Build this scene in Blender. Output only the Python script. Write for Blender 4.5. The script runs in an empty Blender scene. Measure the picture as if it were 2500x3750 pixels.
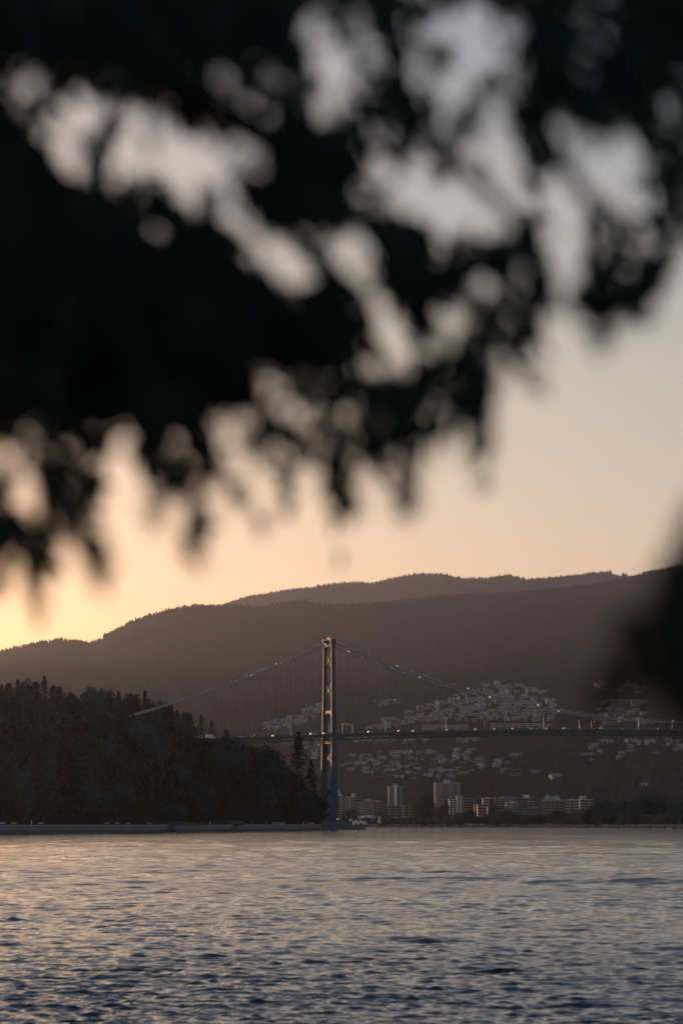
import bpy, math, random
import numpy as np
from mathutils import Vector, Matrix
random.seed(7); RNG = np.random.default_rng(7)
S = bpy.context.scene; C = S.collection
R = math.radians

# ------------------------------------------------------------------ camera, sky, sun, exposure
CAMZ, FPX, HOR = 3.5, 10000.0, 3018.0
TILT = math.atan((HOR - 1875.0) / FPX)
cd = bpy.data.cameras.new('camera'); cam = bpy.data.objects.new('camera', cd); C.objects.link(cam); S.camera = cam
cam.location = (0, 0, CAMZ); cam.rotation_euler = (R(90) + TILT, 0, 0)
cd.sensor_fit = 'HORIZONTAL'; cd.sensor_width = 24.0; cd.lens = 24.0 * FPX / 2500.0
cd.clip_start = 0.05; cd.clip_end = 40000
cd.dof.use_dof = True; cd.dof.focus_distance = 1600.0; cd.dof.aperture_fstop = 2.5
SUN_EL, SUN_AZ = 3.8, -34.5
w = bpy.data.worlds.new('World'); S.world = w; w.use_nodes = True
wn = w.node_tree; bg = wn.nodes['Background']
sky = wn.nodes.new('ShaderNodeTexSky'); sky.sky_type = 'NISHITA'; sky.sun_disc = False
sky.sun_elevation = R(SUN_EL); sky.sun_rotation = R(SUN_AZ)
sky.air_density = 1.0; sky.dust_density = 1.35; sky.ozone_density = 1.0
tint = wn.nodes.new('ShaderNodeMix'); tint.data_type = 'RGBA'; tint.blend_type = 'MULTIPLY'; tint.inputs[0].default_value = 1.0
wn.links.new(sky.outputs[0], tint.inputs[6])
# dusk colouring of the whole dome: peach near the horizon, cooler and dimmer towards the zenith
gtc = wn.nodes.new('ShaderNodeTexCoord'); gsx = wn.nodes.new('ShaderNodeSeparateXYZ'); gr = wn.nodes.new('ShaderNodeValToRGB')
wn.links.new(gtc.outputs['Generated'], gsx.inputs[0]); wn.links.new(gsx.outputs['Z'], gr.inputs[0]); wn.links.new(gr.outputs[0], tint.inputs[7])
gr.color_ramp.elements[0].position = .04; gr.color_ramp.elements[0].color = (.93, .79, 1.20, 1)
gr.color_ramp.elements[1].position = .75; gr.color_ramp.elements[1].color = (.62, .76, 1.02, 1)
e_ = gr.color_ramp.elements.new(.16); e_.color = (.86, .78, .88, 1)
e_ = gr.color_ramp.elements.new(.32); e_.color = (.70, .68, .77, 1)
hs = wn.nodes.new('ShaderNodeHueSaturation'); hs.inputs['Saturation'].default_value = 1.0; wn.links.new(tint.outputs[2], hs.inputs['Color']); wn.links.new(hs.outputs[0], bg.inputs[0]); bg.inputs[1].default_value = 0.15
sd = bpy.data.lights.new('sun', 'SUN'); sun = bpy.data.objects.new('sun', sd); C.objects.link(sun)
sd.energy = 3.1; sd.angle = R(0.5); sd.color = (1.0, 0.45, 0.20)
sdir = Vector((math.sin(R(SUN_AZ)) * math.cos(R(SUN_EL)), math.cos(R(SUN_AZ)) * math.cos(R(SUN_EL)), math.sin(R(SUN_EL))))
sun.rotation_euler = sdir.to_track_quat('Z', 'Y').to_euler()
S.view_settings.view_transform = 'Standard'; S.view_settings.look = 'None'
S.view_settings.gamma = 1.0; S.view_settings.exposure = 0.58; S.view_settings.use_curve_mapping = False
S.cycles.max_bounces = 5; S.cycles.diffuse_bounces = 2; S.cycles.glossy_bounces = 2; S.cycles.volume_bounces = 0
S.cycles.use_denoising = True; S.cycles.sample_clamp_indirect = 4

# ------------------------------------------------------------------ picture <-> place
CT, ST = math.cos(TILT), math.sin(TILT)
def ray(px, py):
    u = (px - 1250.0) / FPX; v = (1875.0 - py) / FPX
    return np.array([u, CT - ST * v, ST + CT * v])
def at(px, py, Y):                       # the point seen at px, py that stands Y metres off
    d = ray(px, py); d = d / d[1]
    return Vector((d[0] * Y, Y, CAMZ + d[2] * Y))
def proj(x, y, z):
    dz = z - CAMZ; dep = y * CT + dz * ST
    return 1250 + FPX * x / dep, 1875 - FPX * (dz * CT - y * ST) / dep

# ------------------------------------------------------------------ helpers
def mesh(name, V, F, mats=None, smooth=False, mi=None):
    V = np.asarray(V, dtype=np.float32).reshape(-1, 3)
    me = bpy.data.meshes.new(name)
    if isinstance(F, np.ndarray):
        n, k = F.shape
        me.vertices.add(len(V)); me.vertices.foreach_set('co', V.ravel())
        me.loops.add(n * k); me.loops.foreach_set('vertex_index', F.astype(np.int32).ravel())
        me.polygons.add(n); me.polygons.foreach_set('loop_start', (np.arange(n) * k).astype(np.int32))
        me.polygons.foreach_set('loop_total', np.full(n, k, dtype=np.int32))
        me.update(calc_edges=True)
    else:
        me.from_pydata([tuple(map(float, v)) for v in V], [], F); me.update()
    for m in (mats or []): me.materials.append(m)
    if mi is not None: me.polygons.foreach_set('material_index', np.asarray(mi, dtype=np.int32))
    if smooth: me.polygons.foreach_set('use_smooth', np.ones(len(me.polygons), dtype=bool))
    return me
def ob(name, data, parent=None, loc=None, rz=0.0, sc=None):
    o = bpy.data.objects.new(name, data); C.objects.link(o)
    if parent: o.parent = parent
    if loc is not None: o.location = loc
    if rz: o.rotation_euler = (0, 0, rz)
    if sc is not None: o.scale = sc if hasattr(sc, '__len__') else (sc, sc, sc)
    return o
ALL = []
def tag(o, label=None, cat=None, group=None, kind=None, px=None):
    if label: o['label'] = label
    if cat: o['category'] = cat
    if group: o['group'] = group
    if kind: o['kind'] = kind
    if label and cat: ALL.append([o, px])
    return o
def empty(name, loc, rz=0.0, sc=None): return ob(name, None, None, loc, rz, sc)
def uniq():
    d = {}
    for o, px in ALL: d.setdefault(o['label'], []).append((px if px is not None else o.location.x, o))
    ords = ['leftmost'] + [q + ' from left' for q in ('second', 'third', 'fourth', 'fifth', 'sixth', 'seventh', 'eighth', 'ninth', 'tenth', 'eleventh', 'twelfth', 'thirteenth', 'fourteenth')]
    for lab, l in d.items():
        if len(l) < 2: continue
        l.sort(key=lambda a: a[0]); n = len(l)
        for i, (_, o) in enumerate(l):
            if n == 2: o['label'] = lab + (', the left one' if i == 0 else ', the right one')
            elif i == n - 1: o['label'] = lab + ', rightmost'
            elif i < len(ords): o['label'] = lab + ', ' + ords[i]
            elif n - i < 14: o['label'] = lab + ', ' + ords[n - i - 1].replace('left', 'right')
class MB:
    def __init__(s): s.V = []; s.F = []
    def add(s, V, F):
        b = len(s.V); s.V += [tuple(v) for v in V]; s.F += [tuple(i + b for i in f) for f in F]; return s
    def box(s, a, b):
        (x0, y0, z0), (x1, y1, z1) = a, b
        return s.add([(x0, y0, z0), (x1, y0, z0), (x1, y1, z0), (x0, y1, z0), (x0, y0, z1), (x1, y0, z1), (x1, y1, z1), (x0, y1, z1)],
                     [(0, 3, 2, 1), (4, 5, 6, 7), (0, 1, 5, 4), (1, 2, 6, 5), (2, 3, 7, 6), (3, 0, 4, 7)])
    def loft(s, rings, cap=True):
        n = len(rings[0]); V = [p for r in rings for p in r]; F = []
        for k in range(len(rings) - 1):
            for i in range(n):
                j = (i + 1) % n; F.append((k * n + i, k * n + j, (k + 1) * n + j, (k + 1) * n + i))
        if cap: F += [tuple(reversed(range(n))), tuple((len(rings) - 1) * n + i for i in range(n))]
        return s.add(V, F)
    def tube(s, pts, rad, n=6):
        pts = [Vector(p) for p in pts]; rings = []
        for k, p in enumerate(pts):
            d = (pts[min(k + 1, len(pts) - 1)] - pts[max(k - 1, 0)]).normalized()
            up = Vector((0, 0, 1)) if abs(d.z) < .9 else Vector((1, 0, 0))
            a = d.cross(up).normalized(); b = a.cross(d)
            r = rad[k] if hasattr(rad, '__len__') else rad
            rings.append([p + (a * math.cos(6.2832 * i / n) + b * math.sin(6.2832 * i / n)) * r for i in range(n)])
        return s.loft(rings)
    def me(s, name, *mats, smooth=False): return mesh(name, s.V, s.F, mats, smooth)
    def obj(s, name, mat, parent=None, loc=None, smooth=False): return ob(name, s.me(name, mat, smooth=smooth), parent, loc)

def mat(name, col, rough=0.8, var=0.0, scale=1.0, emit=None, es=0.0, metal=0.0, rnd=0.0, bump=0.0, spec=None, col2=None):
    m = bpy.data.materials.new(name); m.use_nodes = True; nt = m.node_tree; b = nt.nodes['Principled BSDF']
    b.inputs['Base Color'].default_value = (*col, 1); b.inputs['Roughness'].default_value = rough; b.inputs['Metallic'].default_value = metal
    if spec is not None: b.inputs['Specular IOR Level'].default_value = spec
    if emit: b.inputs['Emission Color'].default_value = (*emit, 1); b.inputs['Emission Strength'].default_value = es
    last = None
    if var or bump or col2:
        tc = nt.nodes.new('ShaderNodeTexCoord'); no = nt.nodes.new('ShaderNodeTexNoise'); no.inputs['Scale'].default_value = scale; no.inputs['Detail'].default_value = 6
        nt.links.new(tc.outputs['Object'], no.inputs['Vector'])
        mx = nt.nodes.new('ShaderNodeMix'); mx.data_type = 'RGBA'; nt.links.new(no.outputs['Fac'], mx.inputs[0])
        c2 = col2 or tuple(min(1, c * (1 + var)) for c in col)
        mx.inputs[6].default_value = (*[c * (1 - var) for c in col], 1); mx.inputs[7].default_value = (*c2, 1)
        last = mx.outputs[2]
        if bump:
            bp = nt.nodes.new('ShaderNodeBump'); bp.inputs['Strength'].default_value = bump; bp.inputs['Distance'].default_value = 1.0 / scale
            nt.links.new(no.outputs['Fac'], bp.inputs['Height']); nt.links.new(bp.outputs[0], b.inputs['Normal'])
    if rnd:
        oi = nt.nodes.new('ShaderNodeObjectInfo'); hs = nt.nodes.new('ShaderNodeHueSaturation')
        mr = nt.nodes.new('ShaderNodeMapRange'); nt.links.new(oi.outputs['Random'], mr.inputs[0]); mr.inputs[3].default_value = 1 - rnd; mr.inputs[4].default_value = 1 + rnd
        mh = nt.nodes.new('ShaderNodeMapRange'); nt.links.new(oi.outputs['Random'], mh.inputs[0]); mh.inputs[3].default_value = .515; mh.inputs[4].default_value = .50
        nt.links.new(mr.outputs[0], hs.inputs['Value']); nt.links.new(mh.outputs[0], hs.inputs['Hue'])
        if last: nt.links.new(last, hs.inputs['Color'])
        else: hs.inputs['Color'].default_value = (*col, 1)
        last = hs.outputs[0]
    if last: nt.links.new(last, b.inputs['Base Color'])
    return m
M = dict(
    paint=mat('bridge green paint', (0.010, 0.105, 0.135), .65, .25, .25, spec=.3), steel=mat('dark painted steel', (0.03, 0.075, 0.08), .6, .2, .5),
    cable=mat('cable', (0.28, 0.31, 0.33), .6), road=mat('asphalt', (.05, .05, .052), .9, .2, .3),
    rail=mat('railing paint', (.05, .075, .075), .6), post=mat('lamp post metal', (.82, .74, .60), .45, .08, 2, metal=.2), dark=mat('dark metal', (.02, .022, .025), .5),
    conc=mat('pier concrete', (.12, .13, .13), .9, .35, .15, bump=.3), stone=mat('sea wall stone', (.17, .18, .18), .9, .45, .6, bump=.5),
    cap=mat('wall cap', (.45, .46, .46), .85, .2, 1), grass=mat('park grass', (.05, .07, .035), 1, .3, .1),
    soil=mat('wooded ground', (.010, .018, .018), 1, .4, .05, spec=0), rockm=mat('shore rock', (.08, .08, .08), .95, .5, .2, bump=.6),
    bark=mat('bark', (.045, .035, .028), .95, .3, 3), leaf=mat('leaves', (.010, .050, .050), 1, .45, .12, rnd=.8, spec=0),
    conif=mat('conifer needles', (.006, .030, .034), 1, .35, .15, rnd=.3, spec=0),
    ylw=mat('olive leaves', (.075, .080, .028), .9, .4, .15, rnd=.3, spec=.2),
    wood_far=mat('far forest', (.032, .042, .040), 1, .3, .006, spec=0), hill=mat('wooded mountain side', (.030, .038, .036), 1, .25, .012, bump=.12, spec=0),
    lampw=mat('lit lamp', (.8, .8, .8), .5, emit=(1, .80, .6), es=.9), lampdim=mat('dim lit lamp', (.8, .8, .8), .5, emit=(1, .82, .66), es=.08),
    red=mat('red and white mast paint', (.5, .06, .03), .6), white=mat('white cloth', (.8, .8, .8), .8), glass=mat('window glass', (.02, .025, .03), .15),
    lit=mat('lit window', (.5, .4, .3), .5, emit=(1, .55, .25), es=1.2), skin=mat('skin', (.4, .26, .2), .7), cloth=mat('dark clothes', (.04, .045, .06), .9),
    rope=mat('dark hanger rope', (.012, .014, .016), 1, spec=0), needle=mat('near cedar foliage', (.016, .034, .026), .85, .3, 8, spec=.25), blue=mat('blue tarpaulin', (.06, .13, .22), .7), brass=mat('beacon pale paint', (.6, .5, .35), .7))

# ------------------------------------------------------------------ water
def make_water():
    us = np.concatenate([[-30, -8, -3, -1.2, -.6, -.35, -.25, -.2], np.linspace(-.16, .16, 430), [.2, .25, .35, .6, 1.2, 3, 8, 30]])
    ys = [7.0]
    while ys[-1] < 21000:
        y = ys[-1]
        ys.append(y + (2.0 if y < 30 else .055 * (y / 45) ** 1.32 if y < 850 else .055 * (850 / 45) ** 1.32 * (1.5 + (y - 850) ** 1.5 / 600)))
    ys = np.array(ys)
    U, Y = np.meshgrid(us, ys); X = U * Y
    keep = np.abs(X) > 9500; X = np.clip(X, -9500, 9500)
    Z = np.zeros_like(X); DX = np.zeros_like(X); DY = np.zeros_like(X)
    fade = np.clip((Y - 20) / 15, 0, 1) * (np.abs(U) < .17)
    # patches of rougher and calmer water (gusts)
    gust = 1 + .30 * np.sin(X * .045 + Y * .021 + 1) * np.sin(Y * .034 - X * .013) + .22 * np.sin(X * .11 - Y * .05 + 2) * np.sin(Y * .075 + .3)
    gust *= np.clip(1.12 - (Y - 150) / 500, .5, 1.1) * np.clip(.62 + (Y - 40) / 160, .62, 1)
    rs = np.random.default_rng(3)
    for i in range(130):
        lam = .22 * (14 ** rs.random())
        th = -math.pi / 2 + .12 + rs.normal() * (.52 if lam < 2 else .34)
        k = 2 * math.pi / lam; a = .0108 * lam / (1 + (lam / .75) ** 1.6) * (.5 + rs.random())
        att = np.clip((lam / (.055 * (np.maximum(Y, 30) / 45) ** 1.32) - 2.2) / 2.5, 0, 1)
        kx, ky = k * math.cos(th), k * math.sin(th); p = rs.random() * 6.28
        ph = kx * X + ky * Y + p + .7 * np.sin(X * .31 / lam ** .5 + i) + .5 * np.sin(Y * .23 / lam ** .5 + 2.1 * i)
        env = .65 + .5 * np.sin(X * (.5 / lam) * .37 + i * 1.7) * np.sin(Y * (.45 / lam) * .29 + i)
        aa = a * att * gust * env
        Z += aa * 2.0 * ((.5 + .5 * np.cos(ph)) ** 2.2 - .4); q = .75
        DX -= q * aa * math.cos(th) * np.sin(ph); DY -= q * aa * math.sin(th) * np.sin(ph)
    for i in range(46):      # longer chop out in the tidal stream
        lam = 1.7 * (4.5 ** rs.random()); th = -math.pi / 2 + .10 + rs.normal() * .38; k = 2 * math.pi / lam; kx, ky = k * math.cos(th), k * math.sin(th)
        aa = .0036 * lam * (.5 + rs.random()) * np.clip((Y - 80) / 110, .06, 1) * np.clip((lam / (.055 * (np.maximum(Y, 30) / 45) ** 1.32) - 2.2) / 2.5, 0, 1) * np.clip((1000 - Y) / 400, .0, 1)
        ph = kx * X + ky * Y + rs.random() * 6.28 + .8 * np.sin(X * .12 + i) + .8 * np.sin(Y * .09 + 2.1 * i)
        Z += aa * (.6 + .6 * np.sin(X * .07 * (1 + i % 3) + i) * np.sin(Y * .05 + i * 1.3)) * 2 * ((.5 + .5 * np.cos(ph)) ** 2.2 - .4)
    # the wake of a boat that has passed, running in from the right
    for x0, y0, sl, L, h in ((26, 163, -.05, 15.0, .42), (31, 158, -.07, 12, .20), (9.0, 176, -.05, 9, .14), (2.3, 84, .03, 1.6, .13), (3.0, 82.6, .05, 1.3, .10), (-4.6, 68, .06, 2.4, .08), (-3.2, 63.5, .02, 4.2, .07), (4.3, 66, .02, .8, .10), (-8.5, 62, .02, 1.6, .08)):
        dy = (Y - y0) - sl * (X - x0)
        Z += h * np.exp(-(dy / (h * 3.2)) ** 2) * np.exp(-((X - x0) / L) ** 4)
    X = X + DX * fade; Y = Y + DY * fade; Z = Z * fade
    nr, nc = X.shape
    idx = np.arange(nr * nc).reshape(nr, nc)
    F = np.stack([idx[:-1, :-1], idx[:-1, 1:], idx[1:, 1:], idx[1:, :-1]], -1).reshape(-1, 4)
    m = bpy.data.materials.new('sea water'); m.use_nodes = True; nt = m.node_tree; b = nt.nodes['Principled BSDF']
    b.inputs['Base Color'].default_value = (.007, .028, .033, 1); b.inputs['IOR'].default_value = 1.33; b.inputs['Roughness'].default_value = .07
    tc = nt.nodes.new('ShaderNodeTexCoord'); mp = nt.nodes.new('ShaderNodeMapping'); mp.inputs['Scale'].default_value = (.75, 1.25, 1)
    mp.inputs['Rotation'].default_value = (0, 0, R(7)); nt.links.new(tc.outputs['Object'], mp.inputs[0])
    prev = None
    for sc_, det, dist, st in ((.5, 6, .22, .45), (3.2, 4, .05, .45)):
        n = nt.nodes.new('ShaderNodeTexNoise'); n.inputs['Scale'].default_value = sc_; n.inputs['Detail'].default_value = det; n.inputs['Roughness'].default_value = .6
        nt.links.new(mp.outputs[0], n.inputs['Vector'])
        bp = nt.nodes.new('ShaderNodeBump'); bp.inputs['Strength'].default_value = st; bp.inputs['Distance'].default_value = dist
        nt.links.new(n.outputs['Fac'], bp.inputs['Height'])
        if prev: nt.links.new(prev, bp.inputs['Normal'])
        prev = bp.outputs[0]
    nt.links.new(prev, b.inputs['Normal'])
    n = nt.nodes.new('ShaderNodeTexNoise'); n.inputs['Scale'].default_value = .02; n.inputs['Detail'].default_value = 5; nt.links.new(mp.outputs[0], n.inputs['Vector'])
    mr = nt.nodes.new('ShaderNodeMapRange'); mr.inputs[1].default_value = .38; mr.inputs[2].default_value = .62; mr.inputs[3].default_value = .02; mr.inputs[4].default_value = .14
    nt.links.new(n.outputs['Fac'], mr.inputs[0]); nt.links.new(mr.outputs[0], b.inputs['Roughness'])
    o = ob('water', mesh('water', np.stack([X, Y, Z], -1), F, [m], True)); o['kind'] = 'structure'
    print('water quads', len(F))
make_water()
# bank the camera stands on
b = MB(); b.loft([[(-40, -12, z0), (40, -12, z0), (40, y1, z0), (-40, y1, z0)] for z0, y1 in ((-.9, 8.0), (.4, 7.2), (1.75, 6.4), (1.9, 6.0))])
o = b.obj('ground', M['rockm']); o['kind'] = 'structure'

# ------------------------------------------------------------------ mountains
K = 2500 / 1568.0
NEAR = [(-5000, 3018), (-3500, 3010), (-3250, 2360), (-2000, 2330), (-900, 2400), (-400, 2440)] + [(x * K, y * K) for x, y in ((-60, 1515), (0, 1493), (60, 1478), (130, 1466), (175, 1470), (200, 1477), (215, 1472), (250, 1450), (300, 1425), (350, 1407), (420, 1391), (460, 1388), (500, 1388), (600, 1392), (650, 1382), (700, 1377), (722, 1386), (800, 1387), (900, 1381), (1000, 1368), (1080, 1363), (1170, 1361), (1260, 1353), (1350, 1344), (1420, 1332), (1452, 1326), (1485, 1314), (1568, 1297))] + [(2700, 2035), (3400, 1980), (5000, 2150)]  # unseen ridge left of frame is added, raised to block sun from the slopes
FAR = [(x * K, y * K) for x, y in ((-200, 1800), (200, 1540), (350, 1440), (495, 1390), (560, 1369), (650, 1354), (780, 1336), (830, 1334), (850, 1338), (868, 1334), (920, 1321), (960, 1315), (1020, 1315), (1060, 1325), (1120, 1325), (1165, 1317), (1185, 1320), (1215, 1328), (1300, 1321), (1360, 1313), (1409, 1309), (1411, 1317), (1440, 1319), (1490, 1340), (1700, 1390), (2500, 1500))]
YR, YF = 12500.0, 18500.0
def prof(P, px): return np.interp(px, [p[0] for p in P], [p[1] for p in P])
def ysh(px): return np.interp(px, [-2000, 900, 1300, 1800, 2500, 4000], [3300, 3250, 3120, 2780, 2150, 1900])
def vn(x, y, s):       # smooth value noise
    x = np.asarray(x, float) / s; y = np.asarray(y, float) / s
    xi = np.floor(x); yi = np.floor(y); fx = x - xi; fy = y - yi; fx = fx * fx * (3 - 2 * fx); fy = fy * fy * (3 - 2 * fy)
    h = lambda a, b_: np.modf(np.abs(np.sin(a * 127.1 + b_ * 311.7) * 43758.5453))[0]
    return (h(xi, yi) * (1 - fx) + h(xi + 1, yi) * fx) * (1 - fy) + (h(xi, yi + 1) * (1 - fx) + h(xi + 1, yi + 1) * fx) * fy
def zat(py, Y, px=1250.0): 
    v = (1875.0 - py) / FPX; return CAMZ + Y * (ST + CT * v) / (CT - ST * v)
def zfar(X, Y):
    X = np.asarray(X, float); Y = np.asarray(Y, float)
    px = 1250 + FPX * X / Y * 1.006
    s0 = ysh(px); t = (Y - s0 - 420) / (YR - s0 - 420); tc_ = np.clip(t, 0, 1)
    sm = sum(prof(NEAR, px + d_) for d_ in (-560, -420, -280, -140, 0, 140, 280, 420, 560)) / 9      # the ridge's own dips fade out down the slope
    H = zat(sm + (prof(NEAR, px) - sm) * tc_ ** 5, YR) - 14
    z = 2.2 + np.clip(H, 0, None) * (tc_ ** 1.18) + (vn(X + .35 * Y, Y, 1500) - .5) * 90 * np.sin(np.pi * tc_) + (vn(X - .4 * Y, Y + .2 * X, 420) - .5) * 14 * np.sin(np.pi * tc_)
    z = np.where(t > 1, np.clip(H, 0, None) * (1 - (t - 1) * 1.6) + 2, z)
    return np.where(Y < s0 + 25, -1 + (Y - s0) / 25 * 3.2, z)
def grid(us, ys, zf):
    U, Y = np.meshgrid(us, ys); X = U * Y; Z = zf(X, Y)
    nr, nc = X.shape; idx = np.arange(nr * nc).reshape(nr, nc)
    return np.stack([X, Y, Z], -1), np.stack([idx[:-1, :-1], idx[:-1, 1:], idx[1:, 1:], idx[1:, :-1]], -1).reshape(-1, 4)
V, F = grid(np.concatenate([np.linspace(-.60, -.14, 60), np.linspace(-.139, .139, 400), np.linspace(.145, .35, 30)]), np.concatenate([np.linspace(1850, 3700, 75), np.linspace(3750, 12500, 95), np.linspace(12650, 15500, 8)]), zfar)
V[..., 2] = np.where(V[..., 2] < -1.4, -1.4, V[..., 2])
o = ob('near_mountain_slope', mesh('terrain', V, F, [M['hill']], True)); o['kind'] = 'structure'
def zfar2(X, Y):
    px = 1250 + FPX * X / Y * 1.006
    H = zat(prof(FAR, px), YF) - 14; t = (Y - 14000) / (YF - 14000)
    return np.where(t <= 1, H * np.clip(t, 0, 1) ** .8, H * (1 - (t - 1) * 2))
V, F = grid(np.linspace(-.12, .22, 420), np.concatenate([np.linspace(14000, YF, 20), [18900, 19400, 20000]]), zfar2)
V[..., 2] = np.maximum(V[..., 2], 0)
o = ob('far_mountain_ridge', mesh('terrain', V, F, [M['hill']], True)); o['kind'] = 'structure'

def cones(P, H, Wd, n=5, seed=1):
    """low conifers, two tiers each, joined; P (k,3) feet"""
    rs = np.random.default_rng(seed); k = len(P); P = np.asarray(P, float); a0 = rs.random(k) * 6.28
    Vs = []; ang = a0[:, None] + np.arange(n)[None, :] * 2 * np.pi / n
    for z0, z1, r in ((.08, .62, 1.0), (.42, 1.0, .62)):
        rr = (Wd * .5 * r)[:, None] * (.75 + .5 * rs.random((k, n)))
        ring = np.stack([P[:, None, 0] + rr * np.cos(ang), P[:, None, 1] + rr * np.sin(ang), (P[:, 2] + H * z0)[:, None] + 0 * rr], -1)
        top = np.stack([P[:, 0], P[:, 1], P[:, 2] + H * z1], -1)[:, None, :]
        Vs += [ring, top]
    V = np.concatenate(Vs, 1).reshape(-1, 3); per = 2 * (n + 1)
    f = []
    for t in (0, n + 1):
        for i in range(n): f.append((t + i, t + (i + 1) % n, t + n))
    f = np.array(f)
    return V, (f[None] + (np.arange(k) * per)[:, None, None]).reshape(-1, 3)
def domes(P, H, Wd, n=5, seed=1):
    rs = np.random.default_rng(seed); k = len(P); P = np.asarray(P, float); ang_ = rs.random(k)[:, None] * 6.28 + np.arange(n)[None, :] * 2 * np.pi / n; Vs = []
    for z_, r_ in ((.05, .8), (.5, 1.0), (.82, .6)):
        rr = (Wd * .5 * r_)[:, None] * (.7 + .6 * rs.random((k, n))); Vs.append(np.stack([P[:, None, 0] + rr * np.cos(ang_), P[:, None, 1] + rr * np.sin(ang_), P[:, 2][:, None] + H[:, None] * (z_ + .12 * (rs.random((k, n)) - .5))], -1))
    Vs.append(np.stack([P[:, 0], P[:, 1], P[:, 2] + H], -1)[:, None, :]); V = np.concatenate(Vs, 1).reshape(-1, 3); f = []
    for t in range(2):
        for i in range(n): j = (i + 1) % n; f += [(t * n + i, t * n + j, (t + 1) * n + j), (t * n + i, (t + 1) * n + j, (t + 1) * n + i)]
    for i in range(n): f.append((2 * n + i, 2 * n + (i + 1) % n, 3 * n))
    f = np.array(f); return V, (f[None] + (np.arange(k) * (3 * n + 1))[:, None, None]).reshape(-1, 3)
def wood(name, P, H, Wd, label, m, seed):
    V, F = (domes if name in ('lower_slope_forest', 'flat_land_wood') else cones)(P, H, Wd, 5, seed); o = ob(name, mesh(name, V, F, [m])); return tag(o, label, 'trees', kind='stuff')
# trees along both ridge lines
px = np.sort(RNG.uniform(-250, 2700, 2600)); Y = YR + RNG.uniform(-90, 20, len(px)); X = (px - 1250) / FPX * Y
H = RNG.uniform(13, 25, len(px)) * (1 + .35 * (RNG.random(len(px)) > .93)); wood('ridge_forest', np.stack([X, Y, zfar(X, Y) - 5], -1), H, H * .55, 'dark line of conifers along the crest of the nearer mountain', M['wood_far'], 5)
px = np.sort(RNG.uniform(700, 2330, 1700)); Y = YF + RNG.uniform(-90, 20, len(px)); X = (px - 1250) / FPX * Y
H = RNG.uniform(14, 26, len(px)) * (1 + .5 * ((px > 2275) & (px < 2310))); wood('far_ridge_forest', np.stack([X, Y, zfar2(X, Y) - 4], -1), H, H * .6, 'fine line of conifers on the crest of the farther ridge', M['wood_far'], 6)
def toscreen(P):
    dz = P[:, 2] - CAMZ; dep = P[:, 1] * CT + dz * ST
    return 1250 + FPX * P[:, 0] / dep, 1875 - FPX * (dz * CT - P[:, 1] * ST) / dep
# ------------------------------------------------------------------ wooded point on the left
SKYL = [(0, 2508), (33, 2503), (65, 2487), (100, 2478), (122, 2503), (163, 2476), (179, 2510), (217, 2516), (244, 2530), (293, 2549), (325, 2519), (380, 2519), (401, 2527), (434, 2530), (461, 2541), (499, 2544), (531, 2527), (547, 2554), (596, 2565), (618, 2578), (631, 2625), (650, 2600), (680, 2606), (694, 2617), (710, 2640), (737, 2619), (748, 2650), (775, 2638), (797, 2690), (829, 2671), (848, 2700), (896, 2716), (928, 2736), (953, 2728), (991, 2728), (1017, 2753), (1030, 2772), (1042, 2798), (1068, 2815), (1105, 2840), (1130, 2850), (1150, 2868), (1172, 2925), (1180, 3000)]
def ywall(px): return np.interp(px, [-900, 0, 450, 850, 1060, 1180, 1300], [760, 975, 1140, 1330, 1470, 1585, 1600])
def plateau(px): return np.interp(px, [-900, 300, 800, 1000, 1100, 1160, 1190], [60, 54, 50, 26, 11, 5, 2.9])
def zpt(X, Y):
    X = np.asarray(X, float); Y = np.asarray(Y, float); px = 1250 + FPX * X / Y
    yw = ywall(px); t = np.clip((Y - yw - 14) / np.maximum(1570 - yw - 14, 30), 0, 1)
    z = 2.9 + (plateau(px) - 2.9) * t ** .8 + (vn(X, Y, 40) - .5) * 3 * np.sin(3.1416 * t)
    z = np.where(Y > 1700, z * np.clip(1 - (Y - 1700) / 160, -.1, 1), z)
    return z
us = np.concatenate([np.linspace(-.28, -.13, 20), np.linspace(-.129, -.0075, 110)])
U = us[:, None]; pxs = 1250 + FPX * us
tt = np.linspace(0, 1, 60)
V = np.zeros((60, len(us), 3))
for i, t in enumerate(tt):
    y = ywall(pxs) + .5 + t * (1880 - ywall(pxs)); V[i, :, 0] = us * y; V[i, :, 1] = y; V[i, :, 2] = zpt(us * y, y)
V[-1, :, 2] = -1
idx = np.arange(60 * len(us)).reshape(60, -1)
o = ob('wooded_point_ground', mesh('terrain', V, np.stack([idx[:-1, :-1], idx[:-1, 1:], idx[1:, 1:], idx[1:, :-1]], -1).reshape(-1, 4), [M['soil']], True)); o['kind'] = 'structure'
# sea wall
b = MB(); c = MB(); rr = []; rc = []
for p_ in list(range(-1500, 1180, 30)) + [1180]:
    y = float(ywall(p_)); x = (p_ - 1250) / FPX * y; wob = .25 * math.sin(p_ * .05)
    rr.append([(x, y - 1.2 + wob, -1), (x, y + 2, -1), (x, y + 2, 2.85), (x, y - .3 + wob, 2.85)])
    rc.append([(x, y - .5 + wob, 2.85), (x, y + 3.5, 2.85), (x, y + 3.5, 3.1), (x, y - .5 + wob, 3.1)])
d_ = MB().loft([[(r_[0][0], r_[0][1] - .12, -1), (r_[0][0], r_[0][1] + .5, -1), (r_[0][0], r_[0][1] + .5, .95 + .15 * math.sin(i)), (r_[0][0], r_[0][1] + .12, .95 + .15 * math.sin(i))] for i, r_ in enumerate(rr)])
t = empty('sea_wall', (0, 0, 0)); d_.obj('tide_band', M['rockm'], t); tag(t, 'long grey stone sea wall along the foot of the wooded point', 'wall')
b.loft(rr).obj('wall_face', M['stone'], t); c.loft(rc).obj('coping', M['cap'], t)
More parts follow.
